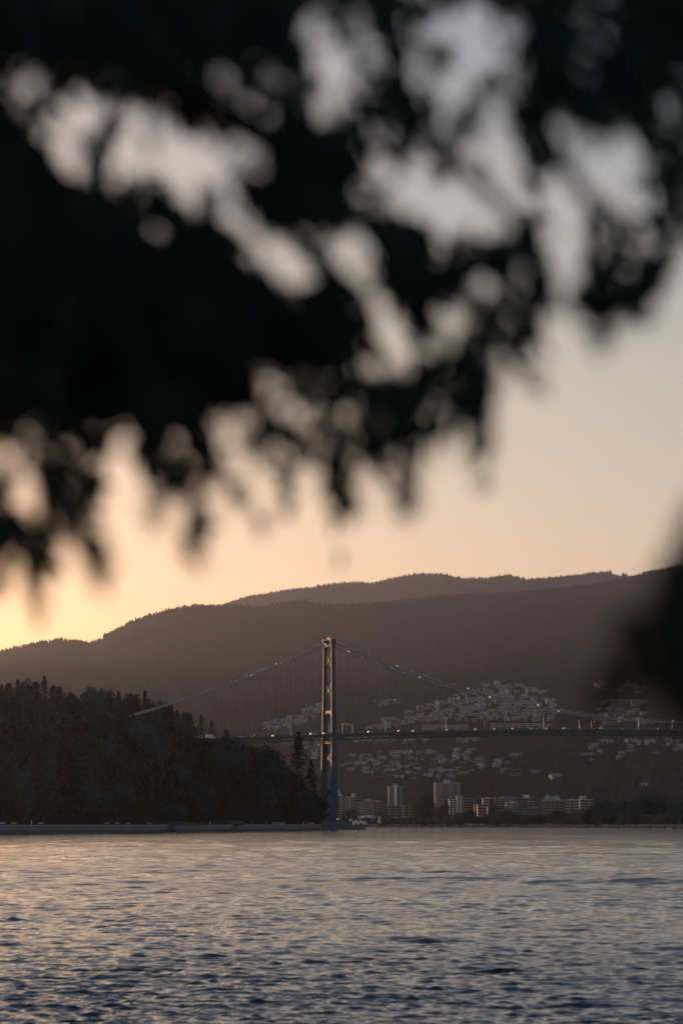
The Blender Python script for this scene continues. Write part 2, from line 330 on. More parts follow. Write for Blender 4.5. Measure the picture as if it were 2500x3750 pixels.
# grass bank and small shelter mound
def mound(name, p0, p1, yt, Y, m, label, cat, thick=9):
    b = MB(); n = 12; rings = []
    for i in range(n + 1):
        q = i / n; p_ = p0 + (p1 - p0) * q; h = (zat(yt, Y) - 3.0) * max(0.0, math.sin(math.pi * q ** .8)) ** .6 if 0 < q < 1 else .02
        x = (p_ - 1250) / FPX * Y; rings.append([(x, Y, 2.8), (x, Y + thick, 2.8), (x, Y + thick * .7, 3.0 + h), (x, Y + thick * .35, 3.0 + h)])
    o = b.loft(rings).obj(name, m, smooth=True); return tag(o, label, cat) if cat else o
o = mound('grass_bank', 556, 760, 3009, float(ywall(600)) + 9, M['grass'], None, None); o['kind'] = 'structure'
o = mound('grass_mound', 790, 900, 3004, float(ywall(840)) + 9, M['grass'], None, None); o['kind'] = 'structure'

# ------------------------------------------------------------------ tree kinds
def leaf_quads(P, Nrm, size, rs):
    k = len(P); a = rs.normal(size=(k, 3)); t = np.cross(Nrm, a); t /= np.linalg.norm(t, axis=1)[:, None] + 1e-6; bt = np.cross(Nrm, t)
    s = (size * (.6 + .8 * rs.random(k)))[:, None]; q = (.45 + .4 * rs.random(k))[:, None]
    V = np.stack([P - t * s, P - bt * s * q, P + t * s, P + bt * s * q], 1).reshape(-1, 3)
    return V, np.arange(k * 4).reshape(-1, 4)
def crown_broad(seed, n=1500, wide=.42):
    rs = np.random.default_rng(seed); L = []
    for i in range(13):
        z = .30 + .58 * rs.random(); r_ = wide * (1 - .75 * abs((z - .52) / .5) ** 1.6) * rs.random() ** .4 * .72; a = rs.random() * 6.28
        L.append((r_ * math.cos(a), r_ * math.sin(a), z, .12 + .10 * rs.random()))
    L.append((0, 0, .60, .30)); L.append((0.03, 0, .32, .24)); L = np.array(L)
    wgt = L[:, 3] ** 2; i = rs.choice(len(L), n, p=wgt / wgt.sum()); d = rs.normal(size=(n, 3)); d /= np.linalg.norm(d, axis=1)[:, None]
    P = L[i, :3] + d * (L[i, 3] * (.72 + .40 * rs.random(n)))[:, None] * np.array([1, 1, .85])
    nr = d + rs.normal(size=(n, 3)) * .45; nr /= np.linalg.norm(nr, axis=1)[:, None]
    return leaf_quads(P, nr, .032, rs)
def crown_conifer(seed, n=1300, wide=.2, ragged=.25, z0=.12):
    rs = np.random.default_rng(seed); P = []; Nn = []
    nb = 95; per = n // nb
    for i in range(nb):
        z = z0 + (1 - z0) * (i / nb) ** .9; a = i * 2.4 + rs.random() * .8; L = wide * (1 - (z - z0) / (1 - z0)) ** .75 * (1 - ragged + 2 * ragged * rs.random()) + .012
        if ragged > .4 and rs.random() < .18: continue
        for j in range(per):
            q = ((j + .5) / per) ** .8; r_ = L * q
            P.append((r_ * math.cos(a) + rs.normal() * .012, r_ * math.sin(a) + rs.normal() * .012, z - .10 * q * q * L / wide * .8 - .03 * q + rs.normal() * .006 + .02 * math.sin(q * 3)))
            Nn.append((rs.normal() * .3, rs.normal() * .3, 1))
    P = np.array(P); Nn = np.array(Nn); Nn /= np.linalg.norm(Nn, axis=1)[:, None]
    return leaf_quads(P, Nn, .02 if ragged < .4 else .030, rs)
def trunk_me(h=.62, r=.016):
    b = MB(); b.tube([(0, 0, 0), (.004, 0, h * .5), (0, 0, h)], [r, r * .7, r * .2], 6)
    for i in range(5):
        a = i * 2.2; z = h * (.45 + .1 * i); b.tube([(0, 0, z), (.10 * math.cos(a), .10 * math.sin(a), z + .10)], [r * .4, r * .12], 4)
    return b.me('trunk', M['bark'])
TB = trunk_me(); TCn = trunk_me(.93, .012)
def cm(name, vf, m): return mesh(name, vf[0], vf[1], [m])
BROAD = [cm('crown', crown_broad(10 + i), M['leaf']) for i in range(5)]
BROADY = [cm('crown', crown_broad(30 + i), M['ylw']) for i in range(2)]
CONI = [cm('crown', crown_conifer(50 + i, wide=.17 + .03 * (i % 3), ragged=.25), M['conif']) for i in range(4)]
RAG = [cm('crown', crown_conifer(70 + i, n=1100, wide=.15, ragged=.5, z0=.3), M['conif']) for i in range(3)]
def tree(kind, base, h, label, group, px, wide=1.0, name=None):
    lib = {'broad': BROAD, 'olive': BROADY, 'conifer': CONI, 'ragged': RAG}[kind]
    t = empty(name or {'broad': 'broadleaf_tree', 'olive': 'broadleaf_tree', 'conifer': 'conifer_tree', 'ragged': 'fir_tree'}[kind], base, random.random() * 6.28, (h * wide, h * wide, h))
    ob('trunk', TB if kind in ('broad', 'olive') else TCn, t); ob('crown', random.choice(lib), t)
    return tag(t, label, 'tree', group, px=px)
def where_left(px, py):
    a = 'at the far left' if px < 150 else 'over the lone walker' if px < 320 else 'left of the cable end' if px < 470 else 'below the cable end' if px < 640 else 'below the white vehicles' if px < 860 else 'below the bridge deck' if px < 1040 else 'beside the tower'
    b_ = 'on the skyline' if py < float(prof(SKYL, px)) + 25 else 'high up' if py < 2660 else 'in the upper half' if py < 2740 else 'in the lower half' if py < 2850 else 'near the wall'
    return b_ + ' ' + a
GL = 'trees of the dark wooded point'
def forest():
    rs = random.Random(11)
    def top(px): return float(prof(SKYL, px))
    # skyline trees
    ps = [6, 33, 65, 100, 130, 163, 195, 217, 244, 270, 300, 325, 352, 380, 401, 434, 461, 480, 499, 531, 556, 580, 600, 618, 650, 680, 700, 737, 775, 829, 862, 896, 928, 953, 975, 991, 1012, 1030, 1050, 1085, 1150, 1167]
    for p_ in ps:
        Y = 1655 if 290 < p_ < 700 else (1600 if p_ < 800 else (1560 if p_ < 1040 else 1575))
        if p_ < 290: Y = 1560
        if 840 < p_ < 1040: Y = 1520
        zt = zat(top(p_), Y); x = (p_ - 1250) / FPX * Y * 1.0; x = at(p_, top(p_), Y).x; zb = float(zpt(x, Y)) - 1
        h = max(7, zt - zb)
        kind = 'conifer' if p_ in (6, 65, 163, 300, 434, 531, 650, 737, 775, 829, 700, 1050, 1150) else 'ragged' if p_ in (33, 130, 195, 217, 499, 480) else 'broad'
        wd = {'conifer': .9 if p_ not in (737, 775) else 1.15, 'ragged': 1.5, 'broad': min(1.1, 15 / h)}[kind]
        if p_ in (829,): wd = 1.8
        tree(kind, (x, Y, zb), h, {'conifer': 'dark pointed conifer ', 'ragged': 'thin ragged conifer ', 'broad': 'dark rounded tree '}[kind] + where_left(p_, top(p_)), GL, p_, wd)
    # the body of the wood
    cnt = 0; tries = 0; pts = []
    while cnt < 205 and tries < 6000:
        tries += 1
        p_ = rs.uniform(-60, 1178); yw = float(ywall(p_)); Y = yw + 16 + rs.random() ** 1.2 * (1620 - yw)
        if Y > 1660: continue
        if 470 < p_ < 900 and Y > 1545: continue
        x = (p_ - 1250) / FPX * Y; zb = float(zpt(x, Y)) - .8
        if any((x - a) ** 2 + ((Y - b_) * .6) ** 2 < 7.2 ** 2 for a, b_ in pts): continue
        lim = top(p_) + rs.uniform(8, 42)
        if 440 < p_ <= 700: lim = max(lim, 2634 + (0 if p_ < 520 else 8)); 
        if 690 < p_ < 860: lim = max(lim, 2702)
        lim = max(lim, max(top(p_ - 22), top(p_ + 22)) - 4)
        h = rs.uniform(17, 33) if Y > yw + 35 else rs.uniform(11, 20)
        if p_ > 1040: h = min(h, 22)
        zt = zat(lim, Y)
        if zb + h > zt: h = zt - zb
        if h < 7: continue
        kind = 'conifer' if rs.random() < .2 else 'broad'
        _, sy = proj(x, Y, zb + h)
        near_front = Y < yw + 32
        wd = min(1.25, max(.75, 17 / h)) if kind == 'broad' else 1.05
        if 640 < p_ < 700: pass
        pts.append((x, Y)); cnt += 1
        tree(kind, (x, Y, zb), h, ('tall ' if h > 25 else 'low ' if h < 15 else '') + ('dark conifer ' if kind == 'conifer' else 'dark broadleaf tree ') + where_left(p_, sy), GL, p_, wd)
    print('forest', cnt, tries)
forest()
# pale rounded shrubs by the sea wall
for p_, yt, hw in ((20, 2790, 1.0), (95, 2800, 1.0), (150, 2830, .9), (600, 2950, 1.2), (652, 2936, 1.25), (700, 2950, 1.2), (738, 2944, 1.2), (335, 2965, 1.0), (260, 2990, 1.0)):
    Y = float(ywall(p_)) + 16; x = (p_ - 1250) / FPX * Y; h = zat(yt, Y) - 3
    tree('broad', (x, Y, 2.2), h, 'softer rounded tree behind the sea wall' + (' beside the grass bank' if p_ > 500 else ' at far left'), GL, p_, min(2.2, 13 / h) * hw)
# lone firs left of the tower
for p_, yt, yb, wd in ((1092, 2682, 2880, 1.25), (1138, 2785, 2930, 1.35)):
    Y = 1540 if p_ < 1100 else 1560; bp_ = at(p_, yb, Y); h = zat(yt, Y) - bp_.z
    tree('ragged', (bp_.x, Y, bp_.z), h, 'tall ragged fir reaching the bridge deck left of the tower' if p_ < 1100 else 'shorter fir between the tall fir and the tower', 'two firs beside the tower', p_, wd)
# red and white mast
p0 = at(513, 2541, 1680); b = MB(); b.tube([(0, 0, -30), (0, 0, 0)], .45, 6)
o = b.obj('radio_mast', M['red'], None, p0); tag(o, 'thin red mast top showing behind the skyline trees', 'mast')

# ------------------------------------------------------------------ bridge
TX, TY = -7.3, 1620.0; AX = np.array([.934, .357]); NX = np.array([-.357, .934]); RZB = math.atan2(.357, .934)
def b2w(s, n, z): return Vector((TX + AX[0] * s + NX[0] * n, TY + AX[1] * s + NX[1] * n, z))
def s_at(px, n=0.0, z=57.0):
    lo, hi = -250.0, 420.0
    for _ in range(40):
        m_ = (lo + hi) / 2; q = b2w(m_, n, z)
        if proj(q.x, q.y, q.z)[0] < px: lo = m_
        else: hi = m_
    return lo
def zroad(s): return 56.0 + .046 * s - (9.6e-5 * s * s if s > 0 else 0)
def zcab(s): return 110.6 - .377 * s + 8.0e-4 * s * s if s > 0 else 110.6 + .459 * s + 7.29e-4 * s * s
br = empty('suspension_bridge', (TX, TY, 0), RZB); tag(br, 'green steel suspension bridge with one tall tower and cable crossing the water', 'bridge')
S0, S1 = -172.0, 330.0
def strip(n0, n1, dz0, dz1, step=11.5, a=S0, b_=S1):
    r_ = []; s = a
    while s < b_ + .01: r_.append([(s, n0, zroad(s) + dz0), (s, n1, zroad(s) + dz0), (s, n1, zroad(s) + dz1), (s, n0, zroad(s) + dz1)]); s += step
    return MB().loft(r_)
deck = strip(-6.2, 6.2, -.45, 0).obj('deck', M['road'], br)
for sg in (-1, 1):
    strip(sg * 7.1 - .35, sg * 7.1 + .35, -1.05, .25).obj('edge_girder', M['steel'], br)
    rl = strip(sg * 7.0 - .06, sg * 7.0 + .06, 1.12, 1.25).obj('railing', M['rail'], br)
    b = MB(); s = S0
    while s < S1: b.box((s - .07, sg * 7.0 - .05, zroad(s) + .2), (s + .07, sg * 7.0 + .05, zroad(s) + 1.15)); s += 2.3
    strip(sg * 7.0 - .04, sg * 7.0 + .04, .6, .68).obj('middle_rail', M['rail'], rl)
    b.obj('railing_posts', M['rail'], rl)['kind'] = 'stuff'
    tr = strip(sg * 6.6 - .3, sg * 6.6 + .3, -3.5, -2.8).obj('stiffening_truss', M['steel'], br)
    b = MB(); a = [(-2.3, 0, -1.0), (0, 0, -2.9), (2.3, 0, -1.0)]
    b.tube(a, .24, 4); b.tube([(0, 0, -2.9), (0, 0, -1.0)], .11, 4)
    b.box((-.75, -.1, -1.5), (.75, .1, -1.0)) if False else b.box((-.55, -.1, -2.95), (.55, .1, -2.45))
    pm = b.me('truss_panel', M['steel']); s = S0 + 2.3
    while s < S1 - 2:
        ob('truss_panel', pm, tr, (s, sg * 6.6, zroad(s))); s += 4.6
b = MB(); s = S0
while s < S1: b.box((s - .18, -7, zroad(s) - 1.35), (s + .18, 7, zroad(s) - .5)); b.box((s - .12, -6.5, zroad(s) - 3.1), (s + .12, 6.5, zroad(s) - 2.85)); s += 4.6
b.obj('floor_beams', M['steel'], br)['kind'] = 'stuff'
def half(z): return 9.0 - 2.6 * z / 110.0
def legw(z): return 1.95 + 2.1 * max(0.0, 1 - z / 110.0) ** 1.35, 1.5 + 1.3 * (1 - z / 110.0)   # along, across
tw = ob('tower', MB().box((-1.2, -6.2, 112.0), (1.2, 6.2, 112.25)).me('tower', M['paint']), br)
for sg in (-1, 1):
    rings = []
    for z in (5.2, 8, 12, 20, 32, 44, 52.5, 53, 60, 75, 90, 108.5, 109, 111.5):
        a, c_ = legw(z); n = sg * half(z); a *= 1.15; c_ *= .62; fl = 1.0 + (.28 if z < 6 else .10 if z < 9 else 0) + (.22 if z > 110 else 0)
        rings.append([(x_ * a * fl / 2, n + y_ * c_ * fl / 2, z) for x_, y_ in ((-1, -.85), (-.35, -.85), (-.35, -1), (.35, -1), (.35, -.85), (1, -.85), (1, .85), (.35, .85), (.35, 1), (-.35, 1), (-.35, .85), (-1, .85))])
    lg = MB().loft(rings).obj('leg', M['paint'], tw)
    n = sg * half(111)
    MB().loft([[(x_, n + y_, z) for x_, y_ in ((-a, -a * .8), (a, -a * .8), (a, a * .8), (-a, a * .8))] for a, z in ((1.2, 109.6), (1.75, 111.4), (1.75, 112.0))]).obj('cable_saddle', M['paint'], tw)
    b = MB()
    for q in np.linspace(-2, 2, 6): b.box((q - .05, n - 1.7, 112.0), (q + .05, n - 1.6, 113.3)); b.box((q - .05, n + 1.6, 112.0), (q + .05, n + 1.7, 113.3))
    for dz in (112.65, 113.25):
        for nn in (-1.65, 1.65): b.box((-2.1, n + nn - .04, dz), (2.1, n + nn + .04, dz + .09))
    b.obj('top_railing', M['dark'], tw)['kind'] = 'stuff'
MB().tube([(0, 0, 112), (0, 0, 116.8)], .12, 5).box((-.6, -.6, 112.2), (.6, .6, 113.6)).obj('mast', M['dark'], tw)
def brace(z0, z1, w_=.38):
    h0, h1 = half(z0), half(z1)
    for a, c_ in ((-1, 1), (1, -1)):
        pts = [(0, a * h0, z0)] + [(0, a * h0 * (1 - q) + c_ * h1 * q, z0 + (z1 - z0) * (q + .10 * math.sin(2 * math.pi * q))) for q in (.2, .4, .5, .6, .8)] + [(0, c_ * h1, z1)]
        rings = []
        for p_ in pts: rings.append([(-.4, p_[1], p_[2] - w_), (.4, p_[1], p_[2] - w_), (.4, p_[1], p_[2] + w_), (-.4, p_[1], p_[2] + w_)])
        MB().loft(rings).obj('cross_brace', M['paint'], tw)
brace(91.5, 108, .42); brace(73, 91, .42); brace(33.5, 50.5, .5); brace(10.5, 33, .5)
def portal(zc, dep, arch):
    h = half(zc) - .3; r1 = []
    for i in range(13):
        q = -1 + i / 6.0; lo = zc - dep - arch * abs(q) ** 2.6; r1.append([(-.7, q * h, lo), (.7, q * h, lo), (.7, q * h, zc + .25 * arch * abs(q) ** 2.6), (-.7, q * h, zc + .25 * arch * abs(q) ** 2.6)])
    MB().loft(r1).obj('portal_beam', M['paint'], tw)
portal(70.0, 1.3, 5.5); portal(109.3, 1.0, 2.2)
MB().box((-.9, -half(9) + 1, 8.3), (.9, half(9) - 1, 9.8)).obj('strut', M['paint'], tw)
MB().box((-.9, -half(52) + 1, 50.6), (.9, half(52) - 1, 52.2)).obj('strut', M['paint'], tw)
for zc, x0, x1, n0 in ((51.0, -9.2, 8.6, -9.6), (49.7, -7.2, 3.5, -3.0)):
    MB().box((x0, n0, zc), (x1, n0 + 2.2, zc + .35)).box((x0, n0, zc + .35), (x0 + .2, n0 + .1, zc + 1.4)).box((x1 - .2, n0, zc + .35), (x1, n0 + .1, zc + 1.4)).box((x0, n0, zc + 1.3), (x1, n0 + .1, zc + 1.42)).obj('work_platform', M['steel'], br)
# pier
pr = MB().loft([[(-a, -b_, z), (a, -b_, z), (a, b_, z), (-a, b_, z)] for a, b_, z in ((9.6, 14.5, 2.7), (9.4, 14.2, 5.2), (9.0, 13.8, 5.25))])
pr.obj('pier', M['conc'], br)
MB().box((-13.5, -17, -1), (16.5, 17, 2.6)).obj('pier_foot', M['conc'], br)
for sg in (-1, 1): MB().tube([(0, sg * half(5), 5.2), (0, sg * half(5), 5.9)], 3.0, 8).obj('leg_base', M['conc'], br)
lt = MB().tube([(1.2, -11.0, 5.3), (1.2, -11.0, 6.7)], .14, 6); lt.obj('work_light', M['lampw'], br)
# cables, hangers, cable lights
for sg in (-1, 1):
    n = 6.4 * sg
    for a, b_ in ((-166, -.8), (.8, 330)):
        pts = [(s, n, zcab(s)) for s in np.linspace(a, b_, 60)]
        mc = MB().tube(pts, .36, 6).obj('main_cable', M['cable'], br)
        MB().tube([(s, n + .45, zcab(s) + 1.0) for s in np.linspace(a, b_, 60)], .05, 4).obj('hand_rope', M['cable'], mc)
    hm = MB(); hm.box((-.045, -.04, 0), (.045, .04, 1)); hme = hm.me('hanger', M['rope'])
    cl = MB().box((-.28, -.3, -.3), (.28, .3, .3)).me('cable_clamp', M['cable'])
    lme = MB().tube([(0, 0, -.28), (0, 0, .28)], .24, 6).me('cable_lamp', M['lampw']); lmd = MB().tube([(0, 0, -.2), (0, 0, .2)], .17, 6).me('cable_lamp', M['lampdim'])
    for k in range(-13, 36):
        s = (k + .5) * 9.2 + (1.0 if sg > 0 else -.4)
        z0 = zroad(s) - .9; z1 = zcab(s)
        if z1 - z0 < 1.0: continue
        if k >= -11:
            o = ob('hanger', hme, br, (s, n, z0)); o.scale = (1, 1, z1 - z0); ob('cable_clamp', cl, br, (s, n, z1))
        if -8 < k: ob('cable_lamp', lme if (k * 7 + sg * 3) % 5 == 0 else lmd, br, (s, n - .1, z1 + .75))
# lamp posts, gantries
def nearest_name(px):
    marks = [(919, 'the thin dark lamp post'), (1225, 'the tower'), (1411, 'the first orange post'), (1632, 'the tallest bright orange post'), (1990, 'the post before the far gantry'), (2140, 'the far gantry'), (2337, 'the post beyond the far gantry'), (2461, 'the rightmost lamp post')]
    m_ = min(marks, key=lambda q: abs(q[0] - px)); return ('just left of ' if px < m_[0] else 'just right of ') + m_[1]
def lamp_post(px, n, h, r, heads, label):
    s = s_at(px, n); t = empty('street_lamp', b2w(s, n, zroad(s)), RZB); tag(t, label, 'street lamp', 'lamp posts on the bridge', px=px)
    r = r * (1.5 if r > .15 else 1); b = MB().tube([(0, 0, 0), (0, 0, h * .5), (0, 0, h)], [r, r * .85, r * .6], 8); b.obj('pole', M['post'] if r > .1 else M['dark'], t)
    MB().tube([(0, 0, 0), (0, 0, .6)], r * 1.6, 8).obj('pole_base', M['post'], t)
    if heads == 2: MB().tube([(-1.0, 0, h), (1.0, 0, h)], .06, 5).obj('arm', M['dark'], t)
    else: MB().tube([(0, 0, h), (1.2 * (1 if px > 1000 else -1), 0, h + .3)], .06, 5).obj('arm', M['dark'], t)
    for q in ((-1, 1) if heads == 2 else ((1,) if px > 1000 else (-1,))):
        x = q * 1.15; z = h + (.0 if heads == 2 else .3)
        MB().loft([[(x - .45, -.2, z), (x + .45, -.2, z), (x + .45, .2, z), (x - .45, .2, z)], [(x - .35, -.15, z + .25), (x + .35, -.15, z + .25), (x + .35, .15, z + .25), (x - .35, .15, z + .25)]]).obj('lamp_head', M['dark'], t)
lamp_post(919, -6.3, 8.4, .12, 1, 'thin dark single headed lamp post on the deck, left of the tower')
lamp_post(1065, 6.3, 8.0, .24, 1, 'orange lit thick lamp post standing between the thin post and the tower')
lamp_post(1155, -6.3, 6.2, .07, 2, 'thin double headed lamp post just left of the tower')
lamp_post(1204, 2.0, 6.6, .32, 2, 'brightest yellow lit post seen between the legs of the tower')
lamp_post(1411, 6.3, 7.4, .22, 1, 'orange lit lamp post between the near gantry and the tall bright post')
lamp_post(1632, -6.3, 8.4, .26, 1, 'tallest bright orange lamp post at the middle of the right deck')
lamp_post(1773, 6.3, 7.6, .12, 1, 'faint thin lamp post right of the tallest bright one')
lamp_post(1990, -6.3, 7.8, .26, 1, 'orange lamp post just left of the far gantry')
lamp_post(2337, 6.3, 8.0, .26, 1, 'bright orange lamp post right of the far gantry')
lamp_post(2461, -6.3, 5.2, .24, 1, 'short orange lamp post near the right edge')
for (p0_, p1_, h, lab) in ((1254, 1291, 6.0, 'lane signal gantry glowing orange just right of the tower'), (2120, 2165, 5.6, 'dark lane signal gantry with orange legs near the right edge')):
    s0_ = s_at(p0_, -6.4); s1_ = s_at(p1_, 6.4); c_ = (b2w(s0_, -6.4, zroad(s0_)) + b2w(s1_, 6.4, zroad(s1_))) / 2
    a_ = b2w(s0_, -6.4, zroad(s0_)) - c_; t = empty('signal_gantry', c_, math.atan2(a_.y, a_.x)); tag(t, lab, 'gantry', 'lane signal gantries on the bridge', px=p0_); L = a_.length
    for q in (-1, 1): MB().tube([(q * L, 0, -.3), (q * L, 0, h)], .34, 8).obj('post', M['post'], t)
    b = MB().tube([(-L, 0, h - .2), (0, 0, h + .2), (L, 0, h - .2)], .14, 6); b.tube([(-L, 0, h - .9), (L, 0, h - .9)], .08, 5)
    for i in range(12): b.tube([(-L + i * L / 6, 0, h - .9), (-L + (i + .5) * L / 6, 0, h)], .05, 4)
    b.obj('crossbeam', M['post'] if p0_ < 2000 else M['dark'], t)
    for i in (-1, 0, 1): MB().box((i * 3.2 - .5, -.15, h - 1.3), (i * 3.2 + .5, .15, h - .35)).obj('signal_head', M['dark'], t)
    MB().tube([(L, 0, h), (L, 0, h + 2.6)], .06, 5).tube([(L, 0, h + 2.6), (L - .9, 0, h + 2.9)], .05, 4).obj('lamp_arm', M['dark'], t)
for px, lab in ((1258, 'dark control cabinet at the foot of the gantry beside the tower'), (2125, 'small dark cabinet at the foot of the far gantry')):
    s = s_at(px, -6.3); t = empty('cabinet', b2w(s, -6.4, zroad(s)), RZB); tag(t, lab, 'cabinet', px=px)
    MB().loft([[(-.55, -.4, 0), (.55, -.4, 0), (.55, .4, 0), (-.55, .4, 0)], [(-.55, -.4, 2.3), (.55, -.4, 2.3), (.55, .4, 2.3), (-.55, .4, 2.3)], [(-.3, -.25, 2.6), (.3, -.25, 2.6), (.3, .25, 2.6), (-.3, .25, 2.6)]]).obj('case', M['dark'], t); MB().box((-.45, -.46, .2), (.45, -.41, 2.1)).obj('door', M['steel'], t)

# vehicles
CARM = {c_: mat(c_ + ' car paint', v, .3, spec=.6) for c_, v in (('dark', (.03, .03, .035)), ('silver', (.4, .41, .42)), ('white', (.75, .75, .75)), ('grey', (.13, .135, .14)), ('red', (.25, .03, .03)))}
def car(px, n, col, label, kind='car', L=4.5):
    s = s_at(px, n); t = empty('parked_car' if False else ('delivery_van' if kind == 'van' else 'car'), b2w(s, n, zroad(s) + .02), RZB + (math.pi if n > 0 else 0)); tag(t, label, 'van' if kind == 'van' else 'car', 'vehicles crossing the bridge', px=px)
    w_ = .88; H_ = 1.45 if kind == 'car' else 2.5
    def sec(pts, y_): return [(x, y_, z) for x, z in pts]
    if kind == 'car':
        body = [(-L / 2, .35), (L / 2, .35), (L / 2, .7), (L / 2 - .9, .92), (-L / 2 + .1, .98)]
        cab = [(-L / 2 + .35, .94), (L / 2 - 1.1, .90), (L / 2 - 1.95, H_), (-L / 2 + 1.1, H_)]
    else:
        body = [(-L / 2, .4), (L / 2, .4), (L / 2, 1.1), (L / 2 - .9, 1.3), (L / 2 - 1.4, H_), (-L / 2, H_)]; cab = [(L / 2 - 1.75, 1.35), (L / 2 - .98, 1.35), (L / 2 - 1.42, H_ - .1), (L / 2 - 1.75, H_ - .1)]
    MB().loft([sec(body, -w_), sec(body, w_)]).obj('body', CARM[col], t)
    wc = w_ - .1 if kind == 'car' else w_ + .01
    MB().loft([sec(cab, -wc), sec(cab, wc)]).obj('windows', M['glass'], t)
    if kind == 'car': MB().loft([sec([(x * .95, z + .02) for x, z in ((-L / 2 + 1.15, H_ - .03), (L / 2 - 2.0, H_ - .03), (L / 2 - 2.05, H_ + .04), (-L / 2 + 1.2, H_ + .04))], -w_ + .12), sec([(x * .95, z + .02) for x, z in ((-L / 2 + 1.15, H_ - .03), (L / 2 - 2.0, H_ - .03), (L / 2 - 2.05, H_ + .04), (-L / 2 + 1.2, H_ + .04))], w_ - .12)]).obj('roof', CARM[col], t)
    for x in (-L / 2 + .85, L / 2 - .85):
        for y_ in (-w_, w_ - .2): MB().tube([(x, y_ - .02, .33), (x, y_ + .22, .33)], .33, 10).obj('wheel', M['dark'], t)
    for y_ in (-.6, .6): MB().box((L / 2 - .02, y_ - .17, .55), (L / 2 + .04, y_ + .17, .72)).obj('headlight', M['lampdim'], t)
for px, n, col in ((943, -3.6, 'grey'), (1148, -3.6, 'white'), (1196, -3.6, 'silver'), (1360, -3.7, 'silver'), (1470, -3.7, 'dark'), (1523, 3.2, 'dark'), (1648, -3.7, 'dark'), (1752, 0.0, 'red'), (1822, -3.7, 'dark'), (1838, 3.4, 'grey'), (1888, -3.7, 'dark'), (1955, 3.4, 'silver'), (2012, -3.7, 'dark'), (2075, -3.7, 'silver'), (2210, -3.7, 'silver'), (2290, 3.4, 'dark'), (2420, -3.7, 'grey'), (1010, 3.5, 'dark'), (885, 3.5, 'silver')):
    car(px, n, col, col + ' car on deck ' + nearest_name(px))
car(712, -3.6, 'white', 'white van among the trees at the left end of the deck', 'van', 5.6)
car(745, -3.6, 'white', 'white low car between two vans at the left end of the deck')
car(772, -3.6, 'white', 'white van beside the pointed conifers at the left end', 'van', 5.6)
car(1372, 3.4, 'dark', 'dark car on the far lane right of the near gantry')

# pier lamp, channel marker, people, benches
q = at(1272, 3033, 1606); t = empty('street_lamp', (q.x, 1606, 2.6)); tag(t, 'dark lamp post at the end of the tower pier', 'street lamp')
MB().tube([(0, 0, 0), (0, 0, 7.0)], [.22, .12], 6).obj('pole', M['dark'], t); MB().tube([(0, 0, 7.0), (1.2, 0, 7.1)], .07, 5).obj('arm', M['dark'], t); MB().box((.3, -.2, 6.95), (1.5, .2, 7.25)).obj('lamp_head', M['dark'], t)
q = at(1389, 3034, 2150); t = empty('channel_marker', (q.x, 2150, 0)); tag(t, 'channel marker on a dark pile frame out in the water by the tents', 'beacon')
for a, b_ in ((-1, -1), (1, -1), (1, 1), (-1, 1)): MB().tube([(a * 2.2, b_ * 2.2, -1), (a * 1.2, b_ * 1.2, 3.6)], .35, 6).obj('pile', M['dark'], t)
MB().loft([[(-a, -a, z), (a, -a, z), (a, a, z), (-a, a, z)] for a, z in ((2.0, 2.6), (2.0, 3.8), (1.1, 4.0))]).obj('platform', M['dark'], t)
MB().loft([[(a * math.cos(i), a * math.sin(i), z) for i in np.arange(0, 6.2, .8)] for a, z in ((1.0, 4.0), (1.0, 5.4), (.7, 8.4), (.9, 8.5), (.4, 9.6))]).obj('light_tower', M['brass'], t)
def person(px, py, Y, cl, label, h=1.75):
    q = at(px, py, Y); t = empty('person', (q.x, Y, 3.1), 0); t.scale = (h / 1.75,) * 3; tag(t, label, 'person', 'people on the sea wall path', px=px)
    b = MB(); ring = lambda x, y_, z, a, c_: [(x + a * math.cos(i * .7854), y_ + c_ * math.sin(i * .7854), z) for i in range(8)]
    b.loft([ring(0, 0, z, a, c_) for z, a, c_ in ((.80, .17, .12), (1.0, .15, .10), (1.25, .19, .12), (1.42, .20, .10), (1.47, .08, .07), (1.52, .055, .055), (1.56, .07, .085), (1.64, .085, .1), (1.72, .075, .09), (1.76, .03, .04))])
    for sx in (-1, 1):
        b.loft([ring(sx * .09, dy, z, a, a) for dy, z, a in ((.0, .85, .09), (.04 * sx, .48, .065), (-.10 * sx, .08, .045), (-.05 * sx, .0, .06))])
        b.loft([ring(sx * (.2 + dx), dy, z, a, a) for dx, dy, z, a in ((0, 0, 1.42, .055), (.05, .02, 1.12, .045), (.06, -.10 * sx, .86, .033), (.06, -.12 * sx, .78, .04))])
    b.obj('body', M['skin'], t, smooth=True)
    MB().loft([ring(0, 0, z, a, c_) for z, a, c_ in ((.78, .19, .14), (1.0, .175, .13), (1.25, .215, .145), (1.44, .215, .12))]).obj('jacket', cl, t, smooth=True)
    for sx in (-1, 1): MB().loft([ring(sx * .09, dy, z, a, a) for dy, z, a in ((.0, .84, .105), (.04 * sx, .48, .085), (-.10 * sx, .10, .07))]).obj('trouser_leg', cl if cl is M['white'] else M['cloth'], t, smooth=True)
for px, cl, lab in ((115, M['white'], 'person in white clothes walking on the sea wall at the far left'), (769, M['white'], 'person in pale top standing left of the grass mound'), (812, M['cloth'], 'dark clothed person in front of the grass mound'), (881, M['white'], 'person in white just right of the grass mound'), (889, M['cap'], 'person in grey beside the one in white'), (925, M['cloth'], 'dark clothed person alone between mound and tower'), (974, M['cap'], 'person in grey further along the wall towards the tower'), (1112, M['white'], 'person in pale clothes on the wall nearest the tower')):
    person(px, 3030, float(ywall(px)) + 2.4, cl, lab, 1.85)
